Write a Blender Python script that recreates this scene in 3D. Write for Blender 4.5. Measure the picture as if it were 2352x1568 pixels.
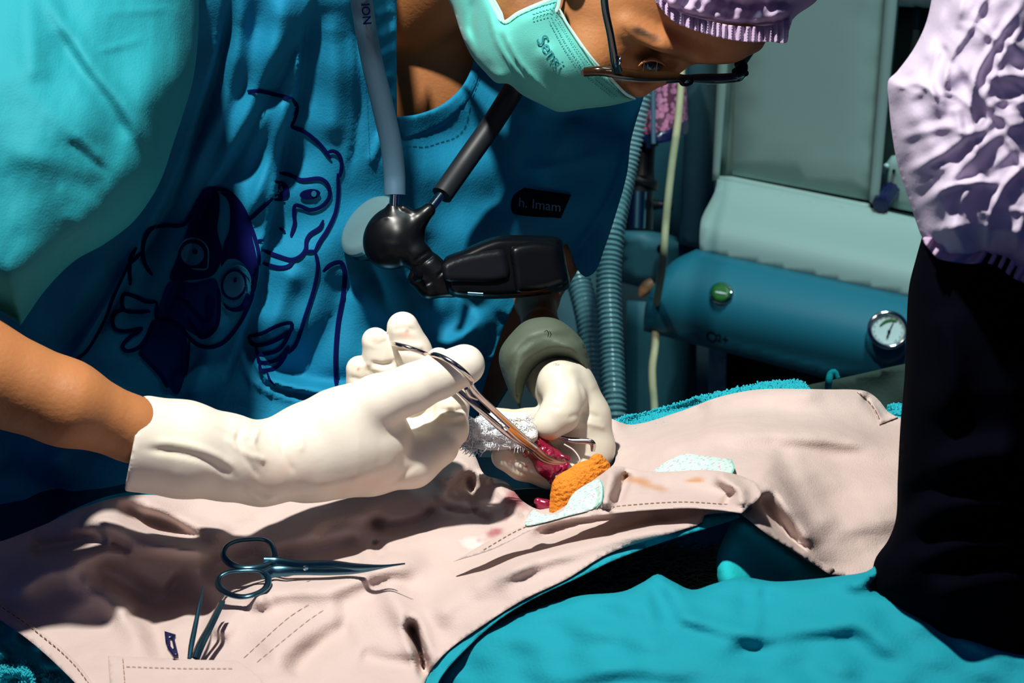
import bpy, bmesh, math, random
import numpy as np
from mathutils import Vector, Matrix
from mathutils.geometry import delaunay_2d_cdt

random.seed(7); RNG = np.random.default_rng(7)
for o in list(bpy.data.objects): bpy.data.objects.remove(o)
S = bpy.context.scene
COL = S.collection

# ---------------------------------------------------------------- camera, world, lights
FPX = 6000.0; W0, H0 = 2352, 1568
PITCH = math.radians(30)
CAM = np.array([0.0, -1.04, 1.60])
sp_, cp_ = math.sin(PITCH), math.cos(PITCH)
FWD = np.array([0, cp_, -sp_]); RGT = np.array([1.0, 0, 0]); DWN = np.array([0, -sp_, -cp_])

cd = bpy.data.cameras.new('camera'); cam = bpy.data.objects.new('camera', cd); COL.objects.link(cam)
cam.location = CAM; cam.rotation_euler = (math.pi/2 - PITCH, 0, 0)
cd.sensor_width = 36; cd.lens = FPX/W0*36; cd.clip_start = 0.05
cd.dof.use_dof = True; cd.dof.focus_distance = 1.25; cd.dof.aperture_fstop = 32
S.camera = cam

S.view_settings.view_transform = 'Standard'; S.view_settings.look = 'None'
S.view_settings.exposure = 0.0; S.view_settings.gamma = 1.0
S.view_settings.use_curve_mapping = False

w = bpy.data.worlds.new('world'); S.world = w; w.use_nodes = True
w.node_tree.nodes['Background'].inputs[0].default_value = (0.04, 0.12, 0.62, 1)
w.node_tree.nodes['Background'].inputs[1].default_value = 0.10

def lamp(name, loc, target, power, size, color, spread=180):
    l = bpy.data.lights.new(name, 'AREA'); l.shape = 'DISK'; l.size = size; l.energy = power; l.color = color
    l.spread = math.radians(spread)
    o = bpy.data.objects.new(name, l); COL.objects.link(o)
    o.location = loc; d = Vector(target) - Vector(loc)
    o.rotation_euler = d.to_track_quat('-Z', 'Y').to_euler()
    return o
# operating lamp above the table, an added dim overhead fill for the room behind
lamp('operating_lamp_light', (-0.22, -0.18, 2.10), (-0.03, 0.03, 0.98), 4.3, 0.055, (1.0, 0.97, 0.90), 75)
lamp('ceiling_lamp_light', (0.35, 0.30, 2.7), (0.50, 1.2, 1.1), 13, 0.4, (0.68, 1.0, 0.97), 85)
lamp('room_lamp_light', (-0.3, -1.3, 2.1), (0.15, -0.05, 0.95), 0.5, 0.5, (0.85, 0.85, 1.0))  # added fill from the camera side, brightens the drape opening

# ---------------------------------------------------------------- helpers
def PA(px, py, d):
    px, py, d = np.broadcast_arrays(np.asarray(px, float), np.asarray(py, float), np.asarray(d, float))
    return CAM + d[..., None]*(FWD + ((px-W0/2)/FPX)[..., None]*RGT + ((py-H0/2)/FPX)[..., None]*DWN)
def P(px, py, d): return Vector(PA(px, py, d))
def depth_z(px, py, z): return (CAM[2]-z)/(sp_ + (np.asarray(py, float)-H0/2)/FPX*cp_)
def plane_depth(p0, n):
    p0 = np.array(p0); n = np.array(n)
    def f(px, py):
        px, py = np.asarray(px, float), np.asarray(py, float)
        r = FWD + ((px-W0/2)/FPX)[..., None]*RGT + ((py-H0/2)/FPX)[..., None]*DWN
        return ((p0-CAM)@n)/(r@n)
    return f

def lin(c):
    return tuple(((v/255)/12.92 if v/255 <= 0.04045 else ((v/255+0.055)/1.055)**2.4) for v in c)

MATS = {}
def mat(name, rgb, rough=0.6, metal=0.0, bump=0.0, bscale=400, var=0.0, vscale=30, trans=0.0, sss=0.0,
        alpha=1.0, coat=0.0, stain_shade=False, weave=False, sheen=0.0, ior=1.45, spec=0.5, transl=0.0):
    m = bpy.data.materials.new(name); m.use_nodes = True; nt = m.node_tree; N = nt.nodes; L = nt.links
    b = N['Principled BSDF']
    b.inputs['Roughness'].default_value = rough; b.inputs['Metallic'].default_value = metal
    b.inputs['Transmission Weight'].default_value = trans; b.inputs['Alpha'].default_value = alpha
    b.inputs['Coat Weight'].default_value = coat; b.inputs['IOR'].default_value = ior
    b.inputs['Specular IOR Level'].default_value = spec
    b.inputs['Sheen Weight'].default_value = sheen
    if sss:
        b.inputs['Subsurface Weight'].default_value = sss; b.inputs['Subsurface Scale'].default_value = 0.004
        b.inputs['Subsurface Radius'].default_value = (1, 0.5, 0.3)
    tc = N.new('ShaderNodeTexCoord')
    rgb4 = (*rgb, 1)
    out = None
    if var:
        n = N.new('ShaderNodeTexNoise'); n.inputs['Scale'].default_value = vscale; n.inputs['Detail'].default_value = 5
        L.new(tc.outputs['Object'], n.inputs['Vector'])
        r = N.new('ShaderNodeMix'); r.data_type = 'RGBA'
        r.inputs[6].default_value = tuple(v*(1-var) for v in rgb)+(1,)
        r.inputs[7].default_value = tuple(min(1, v*(1+var)) for v in rgb)+(1,)
        L.new(n.outputs['Fac'], r.inputs[0]); out = r.outputs[2]
    if stain_shade:
        a = N.new('ShaderNodeAttribute'); a.attribute_name = 'stain'
        r = N.new('ShaderNodeMix'); r.data_type = 'RGBA'
        L.new(a.outputs['Alpha'], r.inputs[0])
        if out: L.new(out, r.inputs[6])
        else: r.inputs[6].default_value = rgb4
        L.new(a.outputs['Color'], r.inputs[7]); out = r.outputs[2]
    if out: L.new(out, b.inputs['Base Color'])
    else: b.inputs['Base Color'].default_value = rgb4
    if bump:
        n = N.new('ShaderNodeTexNoise'); n.inputs['Scale'].default_value = bscale; n.inputs['Detail'].default_value = 3
        L.new(tc.outputs['Object'], n.inputs['Vector'])
        h = n.outputs['Fac']
        if weave:
            n2 = N.new('ShaderNodeTexNoise'); n2.inputs['Scale'].default_value = 45; n2.inputs['Detail'].default_value = 4
            L.new(tc.outputs['Object'], n2.inputs['Vector'])
            ad = N.new('ShaderNodeMath'); ad.operation = 'MULTIPLY_ADD'
            L.new(n2.outputs['Fac'], ad.inputs[0]); ad.inputs[1].default_value = 5.0; L.new(h, ad.inputs[2]); h = ad.outputs[0]
        bp = N.new('ShaderNodeBump'); bp.inputs['Strength'].default_value = bump; bp.inputs['Distance'].default_value = 0.0008
        L.new(h, bp.inputs['Height']); L.new(bp.outputs['Normal'], b.inputs['Normal'])
    if transl:
        t = N.new('ShaderNodeBsdfTranslucent'); mx = N.new('ShaderNodeMixShader'); mx.inputs[0].default_value = transl
        if out: L.new(out, t.inputs['Color'])
        else: t.inputs['Color'].default_value = rgb4
        L.new(b.outputs[0], mx.inputs[1]); L.new(t.outputs[0], mx.inputs[2])
        L.new(mx.outputs[0], N['Material Output'].inputs['Surface'])
    MATS[name] = m
    if stain_shade: m['stainable'] = True
    return m

def thing(name, label, cat, loc, group=None):
    o = bpy.data.objects.new(name, None); COL.objects.link(o); o.location = loc; o.empty_display_size = 0.02
    o['label'] = label; o['category'] = cat
    if group: o['group'] = group
    return o
def tag(o, label=None, cat=None, group=None, kind=None):
    if label: o['label'] = label
    if cat: o['category'] = cat
    if group: o['group'] = group
    if kind: o['kind'] = kind
    return o
def world_loc(o):
    v = Vector(o.location)
    while o.parent: o = o.parent; v += Vector(o.location)
    return v
def mk(name, verts, faces, m, parent=None, smooth=True, attr=None, autosmooth=None):
    verts = np.asarray(verts, float)
    if parent is not None: off = np.array(world_loc(parent)); loc = Vector((0, 0, 0))
    else:
        off = np.array([(verts[:, 0].min()+verts[:, 0].max())/2, (verts[:, 1].min()+verts[:, 1].max())/2, verts[:, 2].min()]); loc = Vector(off)
    me = bpy.data.meshes.new(name); me.from_pydata((verts-off).tolist(), [], [tuple(int(i) for i in f) for f in faces])
    me.materials.append(m)
    if smooth: me.polygons.foreach_set('use_smooth', [True]*len(me.polygons))
    if attr is None and m is not None and m.get('stainable'): attr = np.zeros((len(verts), 4))
    if attr is not None:
        a = me.attributes.new('stain', 'FLOAT_COLOR', 'POINT'); a.data.foreach_set('color', np.asarray(attr, float).ravel())
    me.update()
    o = bpy.data.objects.new(name, me); o.location = loc; COL.objects.link(o)
    if parent is not None: o.parent = parent
    if autosmooth:
        me.set_sharp_from_angle(angle=math.radians(autosmooth))
    return o

def crv(pts, step=6.0, closed=False):
    """Catmull-Rom through pts (n-dim, first two are x,y); a doubled point is a corner."""
    P_ = []; C_ = []
    for p in pts:
        p = np.array(p, float)
        if P_ and np.allclose(P_[-1], p): C_[-1] = True; continue
        P_.append(p); C_.append(False)
    n = len(P_)
    if n < 3 and not closed:
        a, b = P_[0], P_[-1]; k = max(1, int(np.hypot(*(b-a)[:2])/step))
        return np.array([a+(b-a)*i/k for i in range(k+1)])
    out = []
    rng = range(n) if closed else range(n-1)
    for i in rng:
        p1, p2 = P_[i], P_[(i+1) % n]
        def prev():
            if closed: return P_[(i-1) % n]
            return P_[i-1] if i > 0 else 2*p1-p2
        def nxt():
            if closed: return P_[(i+2) % n]
            return P_[i+2] if i+2 < n else 2*p2-p1
        L_ = np.linalg.norm((p2-p1)[:2]) + 1e-9
        def tang(a, b, c):
            l1 = np.linalg.norm((b-a)[:2])+1e-9; l2 = np.linalg.norm((c-b)[:2])+1e-9
            return (c-a)/(l1+l2)*L_
        m1 = (p2-p1) if C_[i] else tang(prev(), p1, p2)
        m2 = (p2-p1) if C_[(i+1) % n] else tang(p1, p2, nxt())
        k = max(1, int(round(np.linalg.norm((p2-p1)[:2])/step)))
        for j in range(k):
            t = j/k; t2 = t*t; t3 = t2*t
            out.append((2*t3-3*t2+1)*p1+(t3-2*t2+t)*m1+(-2*t3+3*t2)*p2+(t3-t2)*m2)
    if not closed: out.append(P_[-1])
    return np.array(out)

def pdist(x, y, line):
    """distance, signed side, param along polyline"""
    best = np.full(x.shape, 1e9); side = np.zeros(x.shape); tt = np.zeros(x.shape)
    seg = np.hypot(*np.diff(line[:, :2], axis=0).T); cum = np.concatenate([[0], np.cumsum(seg)]); T = cum[-1]+1e-9
    for i in range(len(line)-1):
        ax, ay = line[i][:2]; bx, by = line[i+1][:2]
        dx, dy = bx-ax, by-ay; l2 = dx*dx+dy*dy+1e-12
        t = np.clip(((x-ax)*dx+(y-ay)*dy)/l2, 0, 1)
        d = np.hypot(x-ax-t*dx, y-ay-t*dy)
        s = np.sign(dx*(y-ay)-dy*(x-ax))
        k = d < best
        best = np.where(k, d, best); side = np.where(k, s, side); tt = np.where(k, (cum[i]+t*seg[i])/T, tt)
    return best, side, tt

def rbf(ctrl):
    c = np.array(ctrl, float); xy = c[:, :2]/500.0; v = c[:, 2]
    def phi(r): return np.where(r > 1e-9, r*r*np.log(r+1e-12), 0)
    n = len(c); K = phi(np.linalg.norm(xy[:, None]-xy[None], axis=2))+np.eye(n)*0.02
    Pm = np.hstack([np.ones((n, 1)), xy])
    A = np.zeros((n+3, n+3)); A[:n, :n] = K; A[:n, n:] = Pm; A[n:, :n] = Pm.T
    wts = np.linalg.solve(A, np.concatenate([v, np.zeros(3)]))
    def f(x, y):
        x, y = np.asarray(x, float)/500.0, np.asarray(y, float)/500.0
        r = wts[n]+wts[n+1]*x+wts[n+2]*y
        for i in range(n): r = r+wts[i]*phi(np.hypot(x-xy[i, 0], y-xy[i, 1]))
        return r
    return f

def folds(creases):
    """sum of ridges; item = (polyline, amp, width[, kind]); kind 'r' ridge, 's' step: rises sharply at the line,
    fades over the width on the left-hand side of travel (image coordinates)"""
    cs = [(crv(c[0], 25), c[1], c[2], c[3] if len(c) > 3 else 'r', c[4] if len(c) > 4 else 7.0) for c in creases]
    def f(x, y):
        x, y = np.asarray(x, float), np.asarray(y, float)
        r = np.zeros(np.broadcast(x, y).shape)
        for line, a, wd, kind, sw in cs:
            d, s, t = pdist(x, y, line)
            tp = np.clip(np.minimum(t, 1-t)/0.18, 0, 1); tp = tp*tp*(3-2*tp)
            if kind == 'r': r = r+a*np.exp(-(d/wd)**2)*(0.15+0.85*tp)
            else:
                sd = d*-s   # positive on left-hand side of travel
                e = np.clip((sd+sw)/(2*sw), 0, 1); e = e*e*(3-2*e)
                r = r+a*tp*e*np.exp(-np.maximum(sd, 0)/wd)
        return r
    return f

def wob(seed, sx, sy, amp, n=6):
    g = np.random.default_rng(seed); k = []
    for i in range(n):
        a = g.uniform(0, 2*math.pi); q = g.uniform(0.6, 1.6)
        k.append((math.cos(a)*q/sx, math.sin(a)*q/sy, g.uniform(0, 6.28)))
    def f(x, y):
        r = 0
        for a, b, c in k: r = r+np.sin(np.asarray(x)*a*6.28+np.asarray(y)*b*6.28+c)
        return r*amp/n
    return f

def stain_shade_attr(x, y, stain_shades, col0=(0, 0, 0)):  # soft colour patches: stains, hair marks and some painted shade
    a = np.zeros((len(x), 4)); a[:, :3] = col0
    for s in stain_shades:
        cx, cy, rx, ry, rot, c, st = s[:7]
        soft = s[7] if len(s) > 7 else 0.5
        ca, sa = math.cos(rot), math.sin(rot)
        u = ((x-cx)*ca+(y-cy)*sa)/rx; v = (-(x-cx)*sa+(y-cy)*ca)/ry
        rr = np.hypot(u, v)+0.12*np.sin(x/9.0+y/13.0)+0.1*np.sin(x/17.0-y/7.0)
        k = np.clip((1-rr)/soft, 0, 1)*st
        al = a[:, 3]
        na = al+k*(1-al)
        for i in range(3): a[:, i] = np.where(na > 1e-6, (a[:, i]*al*(1-k)+np.array(c[i])*k)/np.maximum(al*(1-k)+k, 1e-6), c[i])
        a[:, 3] = na
    return a

def tri2d(outline, step, extra=None):
    ol = np.asarray(outline)[:, :2]
    x0, y0 = ol.min(0); x1, y1 = ol.max(0)
    gx = np.arange(x0+step/2, x1, step); gy = np.arange(y0+step/2, y1, step*0.866)
    X, Y = np.meshgrid(gx, gy); X = X+(np.arange(len(gy)) % 2)[:, None]*step/2
    X = X.ravel(); Y = Y.ravel()
    n = len(ol); inside = np.zeros(X.shape, bool)
    for i in range(n):
        xa, ya = ol[i]; xb, yb = ol[(i+1) % n]
        c = ((ya > Y) != (yb > Y)) & (X < (xb-xa)*(Y-ya)/(yb-ya+1e-12)+xa)
        inside ^= c
    X = X[inside]; Y = Y[inside]
    d, _, _ = pdist(X, Y, np.vstack([ol, ol[:1]]))
    k = d > step*0.45; X = X[k]; Y = Y[k]
    vs = [Vector(p) for p in ol]+[Vector(p) for p in np.stack([X, Y], 1)]
    es = [(i, (i+1) % n) for i in range(n)]
    r = delaunay_2d_cdt(vs, es, [], 1, 1e-4)
    v = np.array([tuple(p) for p in r[0]]); fs = [tuple(f) for f in r[2]]
    return v, fs

def sheet(name, outline, dfn, m, parent=None, step=14, thick=0.0015, ostep=None, rnd=None, off=0.0, stain_shades=None,
          closed=True, backd=None, raw=False, sharp=None):
    """a cloth / shell whose front follows the depth function inside the outline and has its own thickness"""
    ol = np.array(outline, float) if raw else crv(outline, ostep or step, closed=True)
    v, fs = tri2d(ol, step)
    x, y = v[:, 0], v[:, 1]
    d = dfn(x, y)-off
    if rnd:
        wd, drop = rnd
        dist, _, _ = pdist(x, y, np.vstack([ol, ol[:1]]))
        e = np.clip(dist/wd, 0, 1); d = d+drop*(1-np.sqrt(np.clip(1-(1-e)**2, 0, 1)))
    front = PA(x, y, d); n = len(v)
    if callable(thick): back = PA(x, y, d+thick(x, y))
    elif backd is not None: back = PA(x, y, np.maximum(d+0.004, backd(x, y) if callable(backd) else backd))
    else: back = PA(x, y, d+thick)
    faces = []
    edges = {}
    for f in fs:
        a = 0
        p = v[list(f)]
        ar = sum(p[i][0]*p[(i+1) % len(f)][1]-p[(i+1) % len(f)][0]*p[i][1] for i in range(len(f)))
        f = f if ar < 0 else f[::-1]
        faces.append(tuple(f)); faces.append(tuple(i+n for i in f[::-1]))
        for i in range(len(f)):
            e = (f[i], f[(i+1) % len(f)])
            if (e[1], e[0]) in edges: del edges[(e[1], e[0])]
            else: edges[e] = 1
    for (a, b) in edges: faces.append((b, a, a+n, b+n))
    at = None
    if stain_shades: at = np.vstack([stain_shade_attr(x, y, stain_shades)]*2)
    return mk(name, np.vstack([front, back]), faces, m, parent, attr=at, autosmooth=sharp)

def tube(name, pts, m, parent=None, seg=14, step=6, flat=1.0, ridges=None, closed=False, ret=False, upv=None):
    """pts: (px,py,d,r_px)"""
    c = crv(pts, step, closed=closed)
    pos = PA(c[:, 0], c[:, 1], c[:, 2]); rad = c[:, 3]*c[:, 2]/FPX
    return tube_w(name, pos, rad, m, parent, seg, flat, ridges, closed, ret, upv)
def tube_w(name, pos, rad, m, parent=None, seg=14, flat=1.0, ridges=None, closed=False, ret=False, upv=None):
    n = len(pos)
    if closed: T = np.roll(pos, -1, 0)-np.roll(pos, 1, 0)
    else: T = np.gradient(pos, axis=0)
    T /= np.linalg.norm(T, axis=1)[:, None]+1e-12
    if ridges: rad = rad*(1+ridges[1]*np.sin(np.arange(n)*2*math.pi/ridges[0]))
    a = np.array(upv if upv is not None else FWD, float)
    U = a-(a@T[0])*T[0]
    if np.linalg.norm(U) < 1e-3: a = np.array([1.0, 0, 0]); U = a-(a@T[0])*T[0]
    vs = []
    for i in range(n):
        if upv is not None: U = np.array(upv, float)
        U = U-(U@T[i])*T[i]; U /= np.linalg.norm(U)+1e-12; V = np.cross(T[i], U)
        for k in range(seg):
            an = 2*math.pi*k/seg
            vs.append(pos[i]+rad[i]*(math.cos(an)*U*flat+math.sin(an)*V))
    fs = []
    for i in range(n if closed else n-1):
        j = (i+1) % n
        for k in range(seg):
            q = (k+1) % seg; fs.append((i*seg+k, i*seg+q, j*seg+q, j*seg+k))
    if not closed: fs.append(tuple(range(seg))[::-1]); fs.append(tuple((n-1)*seg+k for k in range(seg)))
    if ret: return vs, fs
    return mk(name, vs, fs, m, parent, autosmooth=50)
def merge(parts):
    V = []; F = []
    for v, f in parts:
        o = len(V); V += [tuple(p) for p in v]; F += [tuple(i+o for i in q) for q in f]
    return V, F

def ribbon(strokes, dfn, width=5.0, off=0.0009, step=5):
    """inked line lying on a surface"""
    V = []; F = []
    for s in strokes:
        wd = width
        if isinstance(s[-1], (int, float)): wd = s[-1]; s = s[:-1]
        c = crv(s, step); n = len(c)
        T = np.gradient(c, axis=0); T /= np.linalg.norm(T, axis=1)[:, None]+1e-9
        Nn = np.stack([-T[:, 1], T[:, 0]], 1)
        tt = np.linspace(0, 1, n); ww = wd*(0.55+0.45*np.clip(np.minimum(tt, 1-tt)*n/3.0, 0, 1))
        o = len(V)
        L_ = c[:, :2]+Nn*ww[:, None]; R_ = c[:, :2]-Nn*ww[:, None]
        pl = PA(L_[:, 0], L_[:, 1], dfn(L_[:, 0], L_[:, 1])-off); pr = PA(R_[:, 0], R_[:, 1], dfn(R_[:, 0], R_[:, 1])-off)
        pm = PA(c[:, 0], c[:, 1], dfn(c[:, 0], c[:, 1])-off*1.15)
        for i in range(n): V += [tuple(pl[i]), tuple(pm[i]), tuple(pr[i])]
        for i in range(n-1):
            a = o+3*i; F += [(a, a+1, a+4, a+3), (a+1, a+2, a+5, a+4)]
    return V, F
def fill2d(outline, dfn, off=0.0008, step=7):
    v, fs = tri2d(crv(outline, step, closed=True), step)
    return PA(v[:, 0], v[:, 1], dfn(v[:, 0], v[:, 1])-off).tolist(), fs
def ell(cx, cy, rx, ry, rot=0, n=28):
    t = np.linspace(0, 2*math.pi, n, endpoint=False); c, s = math.cos(rot), math.sin(rot)
    return [(cx+rx*math.cos(a)*c-ry*math.sin(a)*s, cy+rx*math.cos(a)*s+ry*math.sin(a)*c) for a in t]

def text_on(name, txt, org, ux, uy, size, dfn, m, parent=None, off=0.0012, bold=0.0):
    """lettering: org px of the baseline start, ux baseline unit vector (px), uy up unit vector (px), size px per em"""
    cu = bpy.data.curves.new('t', 'FONT'); cu.body = txt; cu.size = 1.0; cu.resolution_u = 4; cu.offset = bold
    o = bpy.data.objects.new('t', cu); COL.objects.link(o)
    dg = bpy.context.evaluated_depsgraph_get(); dg.update()
    me = bpy.data.meshes.new_from_object(o.evaluated_get(dg))
    bm = bmesh.new(); bm.from_mesh(me); bmesh.ops.triangulate(bm, faces=bm.faces[:])
    for k in range(4):
        bmesh.ops.subdivide_edges(bm, edges=[e for e in bm.edges if e.calc_length() > 0.07], cuts=1, use_grid_fill=False)
        bmesh.ops.triangulate(bm, faces=bm.faces[:])
    v = np.array([tuple(q.co) for q in bm.verts]); fs = [tuple(q.index for q in f.verts) for f in bm.faces]
    bm.free(); bpy.data.objects.remove(o); bpy.data.meshes.remove(me)
    px = org[0]+size*(v[:, 0]*ux[0]+v[:, 1]*uy[0]); py = org[1]+size*(v[:, 0]*ux[1]+v[:, 1]*uy[1])
    return mk(name, PA(px, py, dfn(px, py)-off), fs, m, parent, smooth=False)

# ---- implicit surfaces, in pixel units at a reference depth (x right, y down, z away)
def seg_d(X, Y, Z, a, b):
    ax, ay, az, ar = a; bx, by, bz, br = b
    dx, dy, dz = bx-ax, by-ay, bz-az; l2 = dx*dx+dy*dy+dz*dz+1e-9
    t = np.clip(((X-ax)*dx+(Y-ay)*dy+(Z-az)*dz)/l2, 0, 1)
    return np.sqrt((X-ax-t*dx)**2+(Y-ay-t*dy)**2+(Z-az-t*dz)**2)-(ar+t*(br-ar))
def chain(pts, k=10):
    def f(X, Y, Z):
        d = None
        for a, b in zip(pts[:-1], pts[1:]):
            e = seg_d(X, Y, Z, a, b); d = e if d is None else smin(d, e, k)
        return d
    return f
def ellipsoid(c, r, rot=0.0):
    def f(X, Y, Z):
        ca, sa = math.cos(rot), math.sin(rot)
        x = (X-c[0])*ca+(Y-c[1])*sa; y = -(X-c[0])*sa+(Y-c[1])*ca; z = Z-c[2]
        k0 = np.sqrt((x/r[0])**2+(y/r[1])**2+(z/r[2])**2); k1 = np.sqrt((x/r[0]**2)**2+(y/r[1]**2)**2+(z/r[2]**2)**2)
        return k0*(k0-1)/(k1+1e-9)
    return f
def smin(a, b, k):
    h = np.clip(0.5+0.5*(b-a)/k, 0, 1); return b*(1-h)+a*h-k*h*(1-h)
def smax(a, b, k): return -smin(-a, -b, k)

def surfnet(name, field, lo, hi, h, d0, m, parent=None, disp=None, stain_shades=None):
    ax = [np.arange(lo[i], hi[i]+h, h, dtype=np.float32) for i in range(3)]
    X, Y, Z = np.meshgrid(*ax, indexing='ij', copy=False); F = field(X, Y, Z)
    s = F < 0
    c = np.zeros((F.shape[0]-1, F.shape[1]-1, F.shape[2]-1), int)
    for i in (0, 1):
        for j in (0, 1):
            for k in (0, 1): c += s[i:i+c.shape[0], j:j+c.shape[1], k:k+c.shape[2]]
    act = (c > 0) & (c < 8); idx = -np.ones(c.shape, int); I = np.argwhere(act); idx[act] = np.arange(len(I))
    acc = np.zeros((len(I), 3)); cnt = np.zeros(len(I))
    cor = [(i, j, k) for i in (0, 1) for j in (0, 1) for k in (0, 1)]
    for a in cor:
        for b in cor:
            if sum(b)-sum(a) == 1 and all(q >= p for p, q in zip(a, b)):
                fa = F[I[:, 0]+a[0], I[:, 1]+a[1], I[:, 2]+a[2]]; fb = F[I[:, 0]+b[0], I[:, 1]+b[1], I[:, 2]+b[2]]
                k = (fa < 0) != (fb < 0); t = np.where(k, fa/(fa-fb+1e-12), 0)
                p = I+np.array(a)+t[:, None]*(np.array(b)-np.array(a)); acc[k] += p[k]; cnt[k] += 1
    v = acc/cnt[:, None]*h+np.array(lo)
    faces = []
    for axn in range(3):
        o1, o2 = [(1, 2), (2, 0), (0, 1)][axn]
        sl0 = [slice(None)]*3; sl1 = [slice(None)]*3; sl0[axn] = slice(0, -1); sl1[axn] = slice(1, None)
        A = s[tuple(sl0)]; B = s[tuple(sl1)]
        E = np.argwhere(A != B)
        ok = (E[:, o1] > 0) & (E[:, o2] > 0) & (E[:, o1] < F.shape[o1]-1) & (E[:, o2] < F.shape[o2]-1); E = E[ok]
        q = []
        for d1, d2 in ((0, 0), (-1, 0), (-1, -1), (0, -1)):
            t = E.copy(); t[:, o1] += d1; t[:, o2] += d2; q.append(idx[t[:, 0], t[:, 1], t[:, 2]])
        q = np.stack(q, 1); fl = A[E[:, 0], E[:, 1], E[:, 2]]
        q[~fl] = q[~fl][:, ::-1]
        q = q[(q >= 0).all(1)]
        faces.append(q)
    faces = np.vstack(faces)
    # relax a little
    nb = np.zeros_like(v); nc = np.zeros(len(v))
    for a in range(4):
        b = (a+1) % 4
        np.add.at(nb, faces[:, a], v[faces[:, b]]); np.add.at(nc, faces[:, a], 1)
        np.add.at(nb, faces[:, b], v[faces[:, a]]); np.add.at(nc, faces[:, b], 1)
    v = v*0.5+0.5*nb/nc[:, None]
    x, y, z = v[:, 0], v[:, 1], v[:, 2]
    if disp is not None:
        e = 2.0
        # front-facing weight from face normals
        fn = np.cross(v[faces[:, 2]]-v[faces[:, 0]], v[faces[:, 3]]-v[faces[:, 1]])
        vn = np.zeros_like(v)
        for a in range(4): np.add.at(vn, faces[:, a], fn)
        vn /= np.linalg.norm(vn, axis=1)[:, None]+1e-9
        sgn = 1.0
        g = disp(x, y)
        cen = v.mean(0)
        if (vn*(v-cen)).sum() < 0: vn = -vn
        wgt = np.clip(-vn[:, 2]+0.2, 0, 1)
        v = v+vn*(g*wgt)[:, None]
        x, y, z = v[:, 0], v[:, 1], v[:, 2]
    wpos = PA(x, y, d0*(1+z/FPX))
    at = stain_shade_attr(x, y, stain_shades) if stain_shades else None
    # orientation check
    f0 = faces
    c0 = wpos.mean(0); nn = np.cross(wpos[f0[:, 2]]-wpos[f0[:, 0]], wpos[f0[:, 3]]-wpos[f0[:, 1]])
    if (nn*(wpos[f0[:, 0]]-c0)).sum() < 0: faces = faces[:, ::-1]
    return mk(name, wpos, faces.tolist(), m, parent, attr=at)

# ---------------------------------------------------------------- materials
M_shirt = mat('blue_scrub_cotton', (0.005, 0.20, 0.36), 0.75, bump=0.25, bscale=900, weave=True, var=0.06, vscale=60, spec=0.25)  # blue of the shaded shirt front put into the base colour
M_ink = mat('navy_print_ink', (0.002, 0.004, 0.055), 0.8, spec=.05)
M_inkl = mat('mid_blue_print', (0.006, 0.05, 0.19), 0.8, spec=.05)
M_eye = mat('pale_blue_print', (0.006, 0.12, 0.24), 0.7)
M_skin = mat('brown_skin', (0.43, 0.17, 0.058), 0.55, bump=0.25, bscale=500, var=0.12, vscale=40, sss=0.12, stain_shade=True)
M_glove = mat('cream_latex', (0.74, 0.68, 0.58), 0.42, bump=0.12, bscale=260, var=0.03, vscale=50, sss=0.08, stain_shade=True, spec=0.35)
M_glovel = mat('cream_latex_far', (0.62, 0.58, 0.48), 0.42, bump=0.12, bscale=260, var=0.04, vscale=50, sss=0.08, stain_shade=True, spec=0.35)
M_mask = mat('mint_mask_fabric', (0.13, 0.60, 0.52), 0.8, bump=0.15, bscale=1500, sheen=0.2, transl=0.15)
M_maskw = mat('white_mask_edge', (0.55, 0.85, 0.78), 0.8)
M_maskd = mat('mask_embossed_dots', (0.02, 0.22, 0.24), 0.8)
M_dark = mat('black_rubber', (0.004, 0.005, 0.008), 0.45, bump=0.1, bscale=800, spec=.25)
M_blk = mat('black_plastic', (0.002, 0.0028, 0.004), 0.32, spec=.3)
M_tube = mat('grey_blue_tubing', (0.055, 0.12, 0.18), 0.45)
M_tubed = mat('charcoal_tubing', (0.008, 0.012, 0.016), 0.5)
M_steel = mat('polished_steel', (0.55, 0.50, 0.47), 0.18, metal=1.0)
M_steelb = mat('blue_reflecting_steel', (0.06, 0.17, 0.24), 0.3, metal=1.0)  # blue reflection is put into the base colour
M_chrome = mat('chrome', (0.6, 0.62, 0.62), 0.12, metal=1.0)
M_cap = mat('lilac_bouffant', (0.66, 0.50, 0.70), 0.95, bump=0.2, bscale=900, stain_shade=True, transl=0.25, spec=.05)
M_capf = mat('pale_lilac_bouffant', (0.72, 0.63, 0.79), 0.95, bump=0.2, bscale=700, stain_shade=True, transl=0.15, spec=.05)
M_black = mat('black_cloth', (0.0012, 0.0015, 0.004), 0.95, bump=0.2, bscale=300, weave=True, spec=0.02)
M_hair = mat('black_hair', (0.01, 0.01, 0.015), 0.5)
M_drape = mat('pinkish_beige_drape', (0.55, 0.44, 0.405), 0.85, bump=0.35, bscale=1400, weave=True, var=0.05, vscale=80, stain_shade=True, spec=0.2)
M_thread = mat('brown_stitching', (0.28, 0.16, 0.09), 0.9)
M_teal = mat('teal_drape', (0.008, 0.28, 0.36), 0.8, bump=0.3, bscale=700, weave=True, var=0.05, vscale=40, spec=0.2)
M_tealu = mat('teal_lining', (0.010, 0.42, 0.46), 0.85, bump=0.3, bscale=900, spec=0.2)
M_towel = mat('teal_towel', (0.01, 0.36, 0.44), 0.95, bump=0.5, bscale=500)
M_gauze = mat('white_gauze', (0.76, 0.80, 0.84), 0.95, bump=1.0, bscale=1300, stain_shade=True, spec=.05)
M_orange = mat('iodine_gauze', (0.72, 0.22, 0.012), 0.8, bump=1.0, bscale=1100, var=0.25, vscale=350)
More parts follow.
